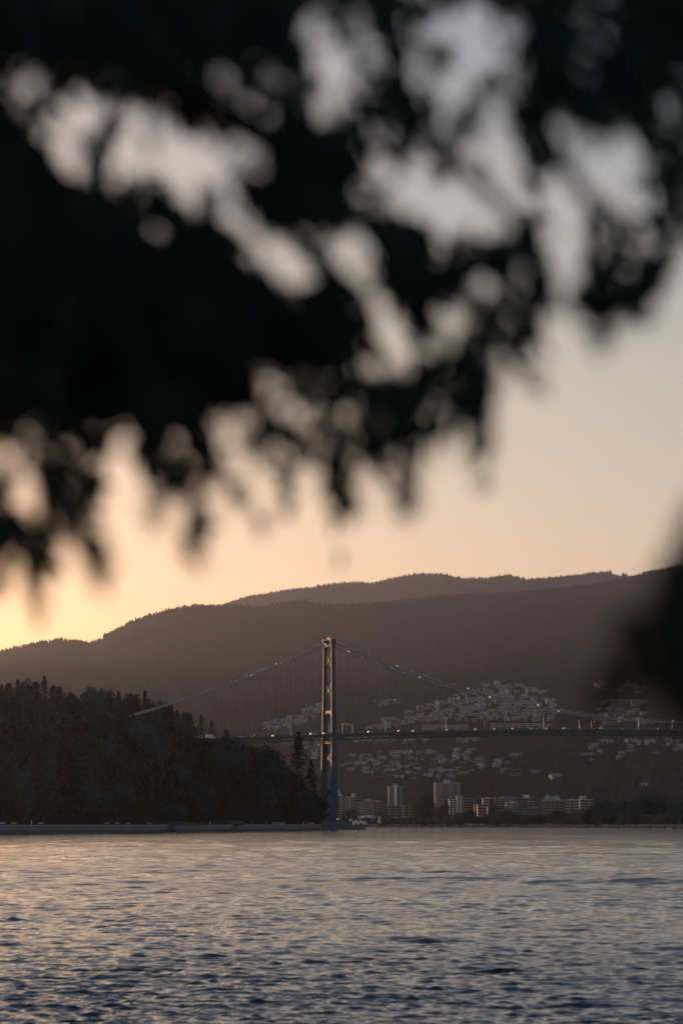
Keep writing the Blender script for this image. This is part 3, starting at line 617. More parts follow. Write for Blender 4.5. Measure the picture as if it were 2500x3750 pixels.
def bench(px, L, label):
    Y = float(ywall(px)) + 5.5; q = at(px, 3030, Y); t = empty('park_bench', (q.x, Y, 3.0)); tag(t, label, 'bench', 'benches on the sea wall path', px=px)
    MB().box((-L / 2, -.25, .42), (L / 2, .25, .5)).obj('seat', M['cap'], t); MB().box((-L / 2, .25, .55), (L / 2, .3, .98)).obj('backrest', M['cap'], t)
    for x in (-L / 2 + .2, L / 2 - .2): MB().box((x - .05, -.22, 0), (x + .05, .22, .42)).obj('leg', M['dark'], t)
for px in (10, 50, 148, 390, 431, 470, 547): bench(px, 2.0, 'small bench behind the sea wall under the dark trees')
for px, L in ((1015, 54), (1136, 26)):
    Y = float(ywall(px)) + 5; q = at(px, 3030, Y); t = empty('low_barrier', (q.x, Y, 3.0)); tag(t, 'low grey barrier rail on the sea wall path, ' + ('long one under the bridge' if L > 40 else 'short one beside the tower pier'), 'barrier', px=px); L *= .15
    MB().box((-L / 2, -.1, .9), (L / 2, .1, 1.25)).obj('top_rail', M['cap'], t); MB().box((-L / 2, -.1, .35), (L / 2, .1, .6)).obj('lower_rail', M['cap'], t)
    for i in range(5): MB().box((-L / 2 + i * L / 4 - .1, -.15, 0), (-L / 2 + i * L / 4 + .1, .15, 1.3)).obj('post', M['cap'], t)

# ------------------------------------------------------------------ far shore
HP = []
def clearing(P):       # no forest on a house's own ground or right before its front
    keep = np.ones(len(P), bool)
    for hx, hy, r_ in HP:
        dy = hy - P[:, 1]; keep &= ~((np.abs(P[:, 0] - hx * P[:, 1] / hy) < r_) & (dy > -8) & (dy < 46))
    return P[keep]
def slope_woods():
    global RNG
    # forest over the slope
    N = 38000; Y = 3000 + 7500 * RNG.random(N); px = RNG.uniform(-200, 2650, N); X = (px - 1250) / FPX * Y
    Y = np.where(Y < ysh(px) + 420, ysh(px) + 420 + RNG.random(N) * 900, Y); X = (px - 1250) / FPX * Y
    P = np.stack([X, Y, zfar(X, Y) - 1], -1); sx, sy = toscreen(P)
    dens = vn(X, Y, 140); k = (dens > .06) & (RNG.random(N) > (Y - 5200) / 4600)
    P = P[k]; P = clearing(P); H = RNG.uniform(8, 17, len(P)) * np.clip(P[:, 1] / 6000, .6, 1.0); wood('slope_forest', P, H, H * .85, 'dark forest covering the mountain side between the houses', M['wood_far'], 8)
    N = 12500; px = RNG.uniform(1150, 2650, N); Y = ysh(px) + 300 + RNG.random(N) * 1500; X = (px - 1250) / FPX * Y
    P = clearing(np.stack([X, Y, zfar(X, Y) - 1], -1)); H = RNG.uniform(4, 9, len(P)); wood('lower_slope_forest', P, H, H * 1.05, 'dark forest on the lowest slopes above the far shore', M['wood_far'], 18)
    # bushes and shore wood behind the apartment blocks
    N = 5200; px = RNG.uniform(1150, 2650, N); s0 = ysh(px); Y = s0 + 60 + RNG.random(N) * 620; X = (px - 1250) / FPX * Y
    k = (vn(X, Y, 60) > .2); X, Y, px = X[k], Y[k], px[k]; H = RNG.uniform(5, 11, len(X))
    wood('flat_land_wood', np.stack([X, Y, zfar(X, Y) - 1], -1), H, H * .9, 'low dark wood behind the apartment blocks by the far shore', M['wood_far'], 9)


def ground_hit(px, py, y0=2000, y1=12500):
    d = ray(px, py); d = d / d[1]; Ys = np.linspace(y0, y1, 2600); z = CAMZ + d[2] * Ys; g = zfar(d[0] * Ys, Ys)
    i = np.argmax(g > z); return Vector((d[0] * Ys[i], Ys[i], float(g[i]))) if g[i] > z[i] else None
WALLC = {c_: mat(c_ + ' house wall', v, .85, .12, .2) for c_, v in (('pale grey', (.42, .42, .43)), ('cream', (.52, .46, .38)), ('white', (.64, .63, .61)), ('tan', (.50, .40, .3)), ('brown', (.24, .19, .16)), ('blue grey', (.40, .46, .50)))}
ROOFM = mat('roof shingle', (.22, .21, .21), .9, .2, .5)
def house_set(v):
    W_, D_, H_ = ((12, 9, 5.5), (16, 9, 6.0), (20, 10, 4.2), (10, 9, 7.5), (24, 11, 7.0), (15, 9, 3.4))[v]
    r_ = MB().box((-W_ / 2 - .5, -D_ / 2 - .5, H_), (W_ / 2 + .5, D_ / 2 + .5, H_ + .5)) if v in (2, 4) else MB().loft([[(-W_ / 2 - .6, -D_ / 2 - .6, H_), (W_ / 2 + .6, -D_ / 2 - .6, H_), (W_ / 2 + .6, D_ / 2 + .6, H_), (-W_ / 2 - .6, D_ / 2 + .6, H_)], [(-W_ / 2 + 1.5, -.3, H_ + 2.4), (W_ / 2 - 1.5, -.3, H_ + 2.4), (W_ / 2 - 1.5, .3, H_ + 2.4), (-W_ / 2 + 1.5, .3, H_ + 2.4)]])
    nf = 2 if H_ > 5 else 1; win = MB(); dk = MB()
    for f in range(nf):
        z = .9 + f * (H_ / nf); n = int(W_ / 3.6); st = W_ / n
        for i in range(n):
            if (i + f + v) % 5 != 4: win.box((-W_ / 2 + i * st + .5, -D_ / 2 - .12, z), (-W_ / 2 + (i + 1) * st - .7, -D_ / 2 + .1, z + H_ / nf * .5))
        dk.box((-W_ / 2, -D_ / 2 - 1.5, z - .6), (W_ / 2 * (.4 + .12 * v), -D_ / 2 - .02, z - .35))
    return W_, D_, H_, r_.me('roof', ROOFM), win.me('windows', M['glass']), dk
HS = [house_set(v) for v in range(6)]
WM = {}
for v in range(6):
    for c_ in WALLC: WM[v, c_] = MB().box((-HS[v][0] / 2, -HS[v][1] / 2, -6), (HS[v][0] / 2, HS[v][1] / 2, HS[v][2])).me('wall', WALLC[c_])
DK = [HS[v][5].me('balcony', WALLC['white']) for v in range(6)]
NH = 0
def house(px, py, place, sc_=1.0, col=None):
    global NH
    p_ = ground_hit(px, py)
    if p_ is None: return
    v = random.choice((0, 1, 1, 2, 3, 4, 5)); c_ = col or random.choice(('pale grey', 'cream', 'white', 'white', 'tan', 'brown', 'blue grey', 'pale grey'))
    form = ('small', 'gabled', 'long flat', 'tall', 'large flat', 'low')[v]
    t = empty('house', p_, math.atan2(-p_.x, p_.y) * -1 + random.uniform(-.35, .35), sc_ * random.uniform(.8, 1.2) * p_.y / 5200); tag(t, c_ + ' ' + form + ' house ' + place, 'house', 'houses on the mountain side', px=px); NH += 1
    HP.append((p_.x, p_.y, HS[v][0] * .45 * sc_ * p_.y / 5200)); ob('wall', WM[v, c_], t); ob('roof', HS[v][3], t); ob('windows', HS[v][4], t)['kind'] = 'stuff'; ob('balcony', DK[v], t)
def inpoly(x, y, P):
    c_ = False; j = len(P) - 1
    for i in range(len(P)):
        if (P[i][1] > y) != (P[j][1] > y) and x < (P[j][0] - P[i][0]) * (y - P[i][1]) / (P[j][1] - P[i][1]) + P[i][0]: c_ = not c_
        j = i
    return c_
def cluster(P, n, placef, mx=22, my=9, sc_=1.0):
    xs = [p[0] for p in P]; ys = [p[1] for p in P]; pts = []; tr = 0
    while len(pts) < n and tr < 4000:
        tr += 1; x = random.uniform(min(xs), max(xs)); y = random.uniform(min(ys), max(ys))
        if inpoly(x, y, P) and not any(abs(x - a) < mx and abs(y - b_) < my for a, b_ in pts):
            pts.append((x, y)); house(x, y, placef(x, y), sc_)
def pl_mid(x, y):
    a = 'low' if y > 2650 else 'lowish' if y > 2625 else 'midway' if y > 2595 else 'fairly high' if y > 2565 else 'high'
    b_ = 'right of the near gantry' if x < 1500 else 'behind the tallest post' if x < 1700 else 'left of the far gantry' if x < 1990 else 'behind the far gantry'
    return a + ' on hill ' + b_
cluster([(945, 2668), (1060, 2635), (1180, 2580), (1190, 2600), (1100, 2660), (1010, 2680)], 30, lambda x, y: 'in slanting row left of tower, ' + ('lower end' if x < 1060 else 'upper end'), 15, 6, 1.0)
cluster([(1345, 2672), (1500, 2612), (1620, 2572), (1720, 2540), (1800, 2530), (1860, 2535), (2040, 2580), (2045, 2640), (1750, 2645), (1540, 2645), (1420, 2678)], 118, pl_mid, 22, 8)
cluster([(1700, 2520), (1860, 2508), (2015, 2528), (2010, 2545), (1850, 2542)], 14, lambda x, y: 'in the top row above the bridge', 22, 7)
cluster([(2185, 2505), (2370, 2500), (2380, 2540), (2190, 2540)], 12, lambda x, y: 'in the highest cluster near the right edge', 20, 8)
cluster([(2180, 2600), (2380, 2600), (2380, 2655), (2180, 2660)], 20, lambda x, y: 'below the two long blocks near the right edge', 20, 9)
cluster([(1385, 2572), (1470, 2566), (1470, 2580), (1390, 2592)], 6, lambda x, y: 'in the lone row high on the hill right of the tower', 13, 6)
cluster([(1245, 2765), (1760, 2755), (1780, 2820), (1640, 2860), (1380, 2858), (1245, 2820)], 66, lambda x, y: ('below the deck' if y < 2800 else 'above the apartment blocks') + (', near the tower' if x < 1420 else ', over the slab tower' if x < 1560 else ', left of the tallest block' if x < 1650 else ', right of the tallest block'), 24, 9)
cluster([(1275, 2707), (1560, 2705), (1560, 2722), (1275, 2724)], 13, lambda x, y: 'in the row just under the deck', 20, 6)
cluster([(1790, 2765), (1910, 2768), (1890, 2850), (1790, 2850)], 8, lambda x, y: 'scattered in the trees right of the tall tower block', 24, 12)
cluster([(2140, 2715), (2490, 2705), (2500, 2760), (2150, 2820)], 20, lambda x, y: 'in trees below the deck at far right', 26, 10)
cluster([(1010, 2712), (1178, 2708), (1178, 2730), (1130, 2850), (1150, 2780)], 16, lambda x, y: 'below the deck, left of the tower', 14, 7)
house(2035, 2858, 'alone in the woods above the mansard roofed block', 1.6, 'white'); house(1962, 2838, 'half hidden in the woods right of the tall tower block', 1.3, 'pale grey'); house(2360, 2885, 'alone low in the woods near the right edge', 1.2, 'white'); house(1825, 2810, 'behind trees over the terraced blocks', 1.2, 'cream')
print('houses', NH)
# apartment blocks: built as storeys of balconies between piers
FLM = {c_: mat(c_ + ' block wall', v, .85, .12, .15) for c_, v in (('grey', (.27, .275, .285)), ('pale', (.46, .46, .46)), ('beige', (.36, .30, .24)), ('dark', (.12, .125, .13)), ('white', (.66, .66, .66)), ('teal', (.16, .22, .23)))}
def block(px0, px1, yt, yb, Y, col, label, floors=None, piers=(), pent=None, roofslab=True, name='apartment_building', bal='pale', step=None, extra=None, dep=18):
    A = at(px0, yt, Y); B = at(px1, yt, Y); W_ = B.x - A.x; H_ = A.z - zat(yb, Y); cx = (A.x + B.x) / 2; zb = zat(yb, Y)
    t = empty(name, (cx, Y, zb)); tag(t, label, 'building', px=(px0 + px1) / 2)
    fl = floors or max(2, round(H_ / 3.0)); fh = H_ / fl
    MB().box((-W_ / 2, 0, -8), (W_ / 2, dep, H_)).obj('wall', FLM[col], t)
    nb = max(2, round(W_ / 5.5)); bw = W_ / nb
    gm = MB(); bm = MB()
    for i in range(nb):
        x = -W_ / 2 + i * bw
        gm.box((x + .5, -.10, .75), (x + bw - .5, .05, fh - .45))
        if i % 3 != 1: bm.box((x + .35, -1.3, -.12), (x + bw - .35, -.12, .62))
    gme = gm.me('window_band', M['glass']); bme = bm.me('balcony', FLM[bal])
    for f in range(fl):
        ob('window_band', gme, t, (0, 0, f * fh + .2)); ob('balcony', bme, t, (0, 0, f * fh + .25))
    if roofslab: MB().box((-W_ / 2 - 1, -1.4, H_), (W_ / 2 + 1, dep, H_ + .7)).obj('roof', FLM[bal], t)
    for a, b_, c_, hh in piers:
        x0 = at(a, yt, Y).x - cx; x1 = at(b_, yt, Y).x - cx; MB().box((x0, -2.0, -6), (x1, -.15, H_ + hh)).obj('pier', FLM[c_], t)
    if pent:
        for a, b_, y_, c_ in pent:
            x0 = at(a, yt, Y).x - cx; x1 = at(b_, yt, Y).x - cx; MB().box((x0, 2, H_ + (.7 if roofslab else 0)), (x1, 9, zat(y_, Y) - zb)).obj('penthouse', FLM[c_], t)
    if extra: extra(t, W_, H_, cx, zb)
    return t
D1 = 3320.0
block(1236, 1262, 2918, 2998, D1, 'beige', 'tan block just right of the tower foot with a pale pyramid roof', bal='beige', extra=lambda t, W_, H_, cx, zb: MB().loft([[(-W_ / 2 - 2, 0, H_ + .8), (1, 0, H_ + .8), (1, 8, H_ + .8), (-W_ / 2 - 2, 8, H_ + .8)], [(-W_ / 2 + .5, 4, H_ + 9.5), (-W_ / 2 + .7, 4, H_ + 9.5), (-W_ / 2 + .7, 4.2, H_ + 9.5), (-W_ / 2 + .5, 4.2, H_ + 9.5)]]).obj('pyramid_roof', FLM['pale'], t))
block(1263, 1286, 2921, 2993, D1 + 10, 'grey', 'narrow grey block with pale upright bands beside the tan block', piers=((1264, 1268, 'pale', 0), (1276, 1282, 'pale', 0)))
block(1287, 1318, 2921, 2980, D1 + 60, 'dark', 'dark block with a white lift house on its roof', bal='grey', pent=((1287, 1299, 2907, 'white'),))
block(1310, 1337, 2941, 2990, D1 - 20, 'pale', 'low pale block with a rounded corner in front of the dark one', bal='pale')
block(1339, 1362, 2936, 2990, D1 - 15, 'grey', 'grey block with a pale roof box, left of the long podium', bal='pale', pent=((1339, 1358, 2928, 'pale'),))
block(1363, 1398, 2938, 2986, D1 + 20, 'grey', 'low grey block behind the left end of the podium', bal='grey', pent=((1372, 1392, 2932, 'pale'),))
block(1428, 1477, 2884, 2951, D1, 'dark', 'dark slab tower with a white central shaft standing on the podium', floors=14, bal='grey', piers=((1442, 1453, 'white', 2.5),), pent=((1438, 1459, 2871, 'grey'),),
      extra=lambda t, W_, H_, cx, zb: (MB().box((-W_ / 2 - 2.6, -1, -2), (-W_ / 2 - .6, 17, H_ + .5)).obj('side_wall', WALLC['cream'], t), MB().box((-W_ / 2 - 4.5, -1.5, H_ + .72), (W_ / 2 + 4, 17, H_ + 1.2)).obj('roof_slab', FLM['grey'], t)))
block(1401, 1516, 2953, 2994, D1 - 30, 'dark', 'wide low podium building under the dark slab tower', bal='teal', piers=((1424, 1428, 'grey', 0), (1470, 1480, 'grey', 0), (1497, 1501, 'grey', 0)))
block(1592, 1685, 2870, 2980, D1 + 40, 'grey', 'tallest apartment tower with eighteen rows of pale balconies', floors=18, bal='pale', piers=((1627, 1640, 'dark', 0), (1662, 1672, 'dark', 0)), pent=((1627, 1648, 2857, 'pale'),))
block(1645, 1672, 2930, 2982, D1 - 60, 'pale', 'pale block in front of the foot of the tallest tower', bal='white')
block(1671, 1697, 2918, 2980, D1 - 30, 'grey', 'stepped grey block right of the tallest tower', bal='pale', piers=((1673, 1676, 'white', 0), (1685, 1688, 'white', 0)), pent=((1672, 1690, 2914, 'grey'),))
block(1698, 1736, 2926, 2975, D1 - 10, 'dark', 'darker flat topped block at the right of the stepped one', bal='grey')
D2 = 3080.0
block(1737, 1770, 2953, 2988, D2, 'dark', 'small dark block before the warm beige one', bal='grey')
block(1748, 1783, 2948, 2990, D2 - 30, 'beige', 'warm beige terraced block left of the rounded roofed one', bal='beige')
block(1768, 1808, 2926, 2975, D2 + 40, 'grey', 'grey block with sloped shoulders left of the blue sheeted building', bal='pale', pent=((1776, 1800, 2921, 'pale'),))
block(1812, 1850, 2924, 2978, D2 + 50, 'grey', 'grey block directly left of the blue sheeted building', bal='pale', pent=((1834, 1849, 2919, 'pale'),))
block(1849, 1886, 2924, 2948, D2 + 30, 'dark', 'dark building with blue sheeting along its roof edge', bal='dark', extra=lambda t, W_, H_, cx, zb: MB().box((-W_ / 2 - .8, -2, H_ - 2.5), (W_ / 2 + .8, -1.45, H_ + 1.5)).obj('tarpaulin', M['blue'], t))
block(1852, 1892, 2942, 2980, D2, 'pale', 'pale curved block in front of the blue sheeting', bal='white', pent=((1862, 1884, 2934, 'pale'),))
block(1896, 1950, 2925, 2975, D2 + 40, 'dark', 'dark stepped block with a white rooftop box', bal='grey', pent=((1918, 1938, 2911, 'white'),))
block(1932, 1970, 2938, 2978, D2 + 10, 'grey', 'grey balconied block left of the mansard roofed one', bal='pale')
block(1785, 1860, 2958, 2992, D2 - 60, 'teal', 'long low teal glazed block by the shore trees, left half', bal='teal')
block(1864, 1966, 2962, 2994, D2 - 70, 'teal', 'long low teal terraced block with a pale roof edge', bal='teal')
block(1982, 2064, 2936, 2990, D2, 'beige', 'wide block with a steep mansard roof and corner turrets', bal='beige', roofslab=True,
      extra=lambda t, W_, H_, cx, zb: (MB().loft([[(-W_ / 2 + 1.5, 0, H_ + .7), (W_ / 2 - 1.5, 0, H_ + .7), (W_ / 2 - 1.5, 16, H_ + .7), (-W_ / 2 + 1.5, 16, H_ + .7)], [(-W_ / 2 + 6, 4, H_ + 6), (W_ / 2 - 6, 4, H_ + 6), (W_ / 2 - 6, 12, H_ + 6), (-W_ / 2 + 6, 12, H_ + 6)]]).obj('mansard_roof', FLM['grey'], t),
      [MB().loft([[(x - 1.6, 1, H_ + .7), (x + 1.6, 1, H_ + .7), (x + 1.6, 4, H_ + .7), (x - 1.6, 4, H_ + .7)], [(x - 1.2, 1, H_ + 5.4), (x + 1.2, 1, H_ + 5.4), (x + 1.2, 4, H_ + 5.4), (x - 1.2, 4, H_ + 5.4)], [(x - .1, 2.4, H_ + 8), (x + .1, 2.4, H_ + 8), (x + .1, 2.6, H_ + 8), (x - .1, 2.6, H_ + 8)]]).obj('turret', FLM['pale'], t) for x in (-W_ / 2 + 7, W_ / 2 - 7)]))
block(2070, 2120, 2932, 2976, D2 - 10, 'grey', 'pale banded block left part of the pair beyond the mansard roof', bal='white', pent=((2084, 2104, 2926, 'pale'),))
block(2122, 2172, 2930, 2972, D2 + 10, 'grey', 'grey block with a raised roof box at the right end of the waterfront', bal='pale', pent=((2126, 2148, 2916, 'pale'),))
block(2244, 2296, 2899, 2935, 3350, 'grey', 'solitary pale block rising from the woods near the right edge', bal='pale', pent=((2268, 2290, 2891, 'pale'),))
def hillblock(a, b_, yt, yb, label, col='pale'):
    p_ = ground_hit((a + b_) / 2, yb)
    if p_: HP.append((p_.x, p_.y, (b_ - a) * .5 * p_.y / FPX + 6)); block(a, b_, yt, yb, p_.y, col, label, bal='white', dep=14)
hillblock(1545, 1628, 2656, 2680, 'long terraced block just above the deck, left of the tallest post')
hillblock(1637, 1712, 2656, 2680, 'long terraced block just above the deck, right of the tallest post')
hillblock(1798, 1866, 2652, 2674, 'long terraced block above the deck right of the faint thin post', 'grey')
hillblock(1872, 1964, 2652, 2672, 'longest terraced block above the deck before the far gantry', 'grey')
hillblock(1969, 2022, 2653, 2672, 'shorter terraced block ending the row behind the orange post', 'grey')
hillblock(2240, 2300, 2565, 2583, 'long pale block high near the right edge, left of its twin', 'grey')
hillblock(2310, 2366, 2565, 2583, 'long pale block high near the right edge, right of its twin', 'grey')
hillblock(2202, 2231, 2566, 2579, 'short pale block left of the two long ones', 'grey')
hillblock(1672, 1766, 2704, 2719, 'long block just under the deck below the tallest post', 'grey')
slope_woods()
# market tents on the far beach
def tent(px, py0, sc_, label):
    p_ = at(px, 3022.5, 3150); t = empty('market_tent', (p_.x, 3150, 2.2), 0, sc_); tag(t, label, 'tent', 'white tents on the far beach', px=px)
    MB().loft([[(-a, -a, z), (a, -a, z), (a, a, z), (-a, a, z)] for a, z in ((3.4, 2.6), (3.4, 3.0), (1.5, 4.0), (.6, 5.2), (.06, 6.6))]).obj('canopy', M['white'], t)
    for a, b_ in ((-1, -1), (1, -1), (1, 1), (-1, 1)): MB().tube([(a * 3.2, b_ * 3.2, -.5), (a * 3.2, b_ * 3.2, 2.7)], .12, 5).obj('pole', M['post'], t)
for px, s_ in ((1284, 1.25), (1303, 1.0), (1317, .9), (1324, .9), (1340, 1.1), (1353, 1.3), (1366, 1.1), (1374, 1.2), (1382, .95), (1418, .9), (1427, .9)): tent(px, 0, s_, 'white peaked tent in the row on the far beach')
tent(1456, 0, 1.15, 'lone white peaked tent right of the channel marker')
t = empty('pavilion', at(1352, 2996, 3200)); tag(t, 'white low vaulted pavilion roof over the beach tents', 'pavilion')
MB().loft([[(x, -5, 0), (x, 5, 0), (x, 4, h_), (x, -4, h_)] for x, h_ in ((-14, .3), (-9, 1.8), (-2, 2.8), (4, 2.8), (10, 1.8), (14, .3))]).obj('roof', M['white'], t); MB().box((-11, -4, -8), (11, 4, -.01)).obj('wall', FLM['dark'], t)
for a, b_, yy, col in ((1400, 1520, 2996, 'pale'), (1522, 1640, 2998, 'grey')):
    p_ = at((a + b_) / 2, yy, 3230); L = (b_ - a) * .32; t = empty('low_shed', (p_.x, 3230, p_.z)); tag(t, 'long low flat roofed building ' + ('under the podium block' if a < 1500 else 'right of the podium block'), 'building', px=a)
    MB().box((-L / 2, -6, -.0), (L / 2, 6, .9)).obj('roof', FLM[col], t); MB().box((-L / 2 + 1, -5, -8), (L / 2 - 1, 5, -.02)).obj('wall', FLM['dark'], t)
# parked cars on the far beach road
for i, (px, lab) in enumerate(((1722, 'small white car with lit lamps on the far beach road'), (1730, 'dark car beside the lit one on the far beach road'), (1762, 'silver car on the beach road under the olive trees'), (2016, 'silver car on the rocky shore road by the mansard block'))):
    Y = float(ysh(px)) + 40; p_ = at(px, 3025, Y); t = empty('car', (p_.x, Y, float(zfar(p_.x, Y)) + .2)); tag(t, lab, 'car', 'cars on the far beach road', px=px)
    MB().loft([[(x, -1, z) for x, z in ((-2.3, .4), (2.3, .4), (2.3, .8), (1.3, 1.0), (-2.2, 1.0))], [(x, 1, z) for x, z in ((-2.3, .4), (2.3, .4), (2.3, .8), (1.3, 1.0), (-2.2, 1.0))]]).obj('body', CARM['white' if i in (0,) else 'silver' if i > 1 else 'dark'], t)
    MB().loft([[(x, -.85, z) for x, z in ((-1.9, 1.0), (1.1, 1.0), (.3, 1.5), (-1.2, 1.5))], [(x, .85, z) for x, z in ((-1.9, 1.0), (1.1, 1.0), (.3, 1.5), (-1.2, 1.5))]]).obj('windows', M['glass'], t)
    for x in (-1.4, 1.4): MB().tube([(x, -1.05, .35), (x, 1.05, .35)], .35, 8).obj('wheel', M['dark'], t)
    if i < 2:
        for x in (-1.8, 1.8): MB().box((x - .25, -1.1, .55), (x + .25, -1.0, .85)).obj('headlight', M['lampw'], t)
# stones along the far beach
P = []; k = 900; px = RNG.uniform(1230, 2600, k); Y = ysh(px) + RNG.uniform(-2, 30, k); b = MB()
for a, y_ in zip(px, Y):
    x = (a - 1250) / FPX * y_; s_ = random.uniform(.5, 1.6); z = max(0, float(zfar(x, y_)))
    b.loft([[(x - s_, y_ - s_, z - .3), (x + s_, y_ - s_ * .8, z - .3), (x + s_ * .8, y_ + s_, z - .3), (x - s_ * .9, y_ + s_ * .7, z - .3)], [(x - s_ * .5, y_ - s_ * .5, z + s_ * .7), (x + s_ * .5, y_ - s_ * .4, z + s_ * .8), (x + s_ * .4, y_ + s_ * .5, z + s_ * .6), (x - s_ * .5, y_ + s_ * .4, z + s_ * .7)]])
o = b.obj('beach_stones', M['stone']); tag(o, 'grey boulders scattered along the far waterline', 'stones', kind='stuff')
# trees along the far shore
def shore_tree(px, yt, off, kind, wd=1.0, label=None):
    Y = float(ysh(px)) + off; x = (px - 1250) / FPX * Y; zb = float(zfar(x, Y)) - .5; h = zat(yt, Y) - zb
    if h < 3: return
    a = 'below the tallest block' if px < 1700 else 'below the blue sheeted building' if px < 1900 else 'before the mansard block' if px < 2080 else 'before the banded blocks' if px < 2200 else 'near the right edge'
    if px < 1620: a = 'left of the tallest block' if px > 1500 else 'near the bridge tower'
    b_ = 'by the water ' if off < 90 else 'behind the front row ' if off < 200 else 'at the back '
    c_ = {'broad': 'dark round tree ', 'olive': 'yellowish green tree ', 'conifer': 'dark pointed tree ', 'ragged': 'ragged tree '}[kind]
    tree(kind, (x, Y, zb), h, c_ + b_ + a, 'trees along the far shore', px, wd)
rs = random.Random(5)
for px, yt, kd, wd in ((1290, 2965, 'broad', 1.6), (1385, 2970, 'broad', 1.5), (1620, 2945, 'broad', 1.2), (1605, 2960, 'broad', 1.3), (1535, 2920, 'broad', .8), (1560, 2915, 'broad', .9), (1668, 2978, 'olive', 1.7), (1690, 2975, 'olive', 1.6), (1735, 2960, 'broad', 1.2), (1720, 2968, 'broad', 1.3), (1800, 2972, 'broad', 1.3), (1815, 2975, 'olive', 1.2), (1830, 2972, 'olive', 1.3), (1855, 2972, 'broad', 1.4), (1880, 2976, 'broad', 1.4), (1905, 2980, 'broad', 1.4), (1800, 2922, 'conifer', 1.6), (1975, 2978, 'broad', 1.4), (2020, 2975, 'broad', 1.3), (2045, 2968, 'broad', 1.2), (2062, 2990, 'olive', 1.4), (2088, 2982, 'broad', 1.2), (2110, 2968, 'olive', 1.4), (2130, 2972, 'olive', 1.5), (2165, 2994, 'olive', 1.3), (2150, 2968, 'broad', 1.3), (2275, 2970, 'olive', 1.2), (2432, 3008, 'olive', 1.3)):
    shore_tree(px, yt, rs.uniform(45, 90) if yt > 2960 else rs.uniform(210, 300), kd, wd)
for i in range(34):
    px = 1640 + i * 26 + rs.uniform(-8, 8); shore_tree(px, rs.uniform(2985, 3000) if px < 2180 else rs.uniform(2968, 2990), rs.uniform(40, 70), 'broad' if rs.random() < .8 else 'olive', rs.uniform(1.1, 1.6))
for i in range(46):
    px = rs.uniform(2165, 2600); yt = rs.uniform(2898, 2950) if px > 2300 else rs.uniform(2925, 2960); shore_tree(px, yt, rs.uniform(110, 320), rs.choice(('conifer', 'broad', 'broad', 'conifer')), rs.uniform(.8, 1.2))
for i in range(22):
    px = rs.uniform(1240, 1640); shore_tree(px, rs.uniform(3002, 3010), rs.uniform(60, 100), 'broad', 1.8)

# ------------------------------------------------------------------ tree the camera looks through
# open places between its sprays, measured as view angles (degrees right, degrees up)
def ang(x, y): return ((x * K - 1250) / FPX, (1875 - y * K) / FPX)
GAPS = [(150, 325, 24, 38, .0), (175, 375, 20, 14, 0), (70, 200, 10, 8, 0), (100, 255, 8, 14, 0), (305, 270, 16, 42, -.2), (295, 345, 26, 34, 0), (265, 425, 9, 9, 0), (385, 370, 24, 34, .2), (450, 375, 62, 40, .6), (430, 410, 34, 34, 0), (590, 335, 14, 30, -.3), (362, 535, 21, 19, 0), (384, 610, 9, 9, 0),
        (540, 500, 40, 26, .7), (600, 560, 52, 30, .6), (660, 615, 52, 34, .6), (820, 585, 36, 52, -.5), (755, 545, 14, 20, 0), (870, 700, 20, 60, -.5), (900, 765, 28, 44, -.4), (735, 120, 24, 50, 0), (735, 240, 18, 34, 0), (790, 180, 30, 24, .4), (720, 20, 20, 16, 0), (1010, 70, 22, 22, 0), (1075, 70, 18, 60, .2), (1175, 65, 22, 26, 0), (1050, 190, 34, 50, .3), (1110, 140, 40, 18, .4), (1140, 310, 22, 52, 0), (1165, 370, 32, 34, 0),
        (880, 400, 28, 30, 0), (960, 400, 18, 26, 0), (1000, 470, 100, 30, .15), (1040, 500, 80, 30, .1), (1110, 560, 22, 50, 0), (1020, 560, 16, 40, 0), (1170, 470, 34, 60, 0), (1090, 430, 60, 26, 0), (1290, 300, 24, 22, 0), (1350, 365, 22, 28, 0), (1310, 440, 40, 60, .2), (1300, 550, 32, 66, .0), (1310, 625, 24, 34, 0), (1430, 400, 16, 40, 0), (1450, 460, 22, 30, 0), (1480, 560, 22, 16, 0),
        (1335, 120, 14, 14, 0), (1340, 170, 8, 12, 0), (1400, 15, 36, 24, 0), (1290, 20, 18, 12, 0), (1540, 245, 10, 10, 0), (1115, 662, 30, 20, 0), (1040, 730, 34, 24, .3), (1200, 620, 20, 26, .4), (860, 845, 40, 16, 0), (925, 820, 18, 26, 0), (990, 800, 28, 22, 0),
        (60, 1135, 20, 42, -.2), (15, 1060, 18, 26, 0), (265, 945, 8, 16, 0), (275, 1110, 22, 40, 0), (262, 1180, 28, 60, 0), (290, 1010, 8, 8, 0), (345, 1120, 10, 20, 0), (400, 1170, 22, 28, 0), (425, 880, 10, 14, 0), (500, 970, 20, 44, -.45), (545, 1060, 20, 60, -.45), (590, 1120, 22, 60, -.4), (610, 870, 10, 30, 0), (660, 950, 20, 30, 0), (700, 970, 14, 30, 0), (700, 1110, 26, 34, .4), (470, 1130, 10, 26, 0), (820, 1090, 20, 34, 0), (905, 1060, 14, 24, 0), (150, 1270, 16, 22, 0), (210, 1210, 14, 20, 0), (560, 60, 8, 8, 0), (615, 170, 10, 10, 0), (540, 180, 7, 9, 0)]
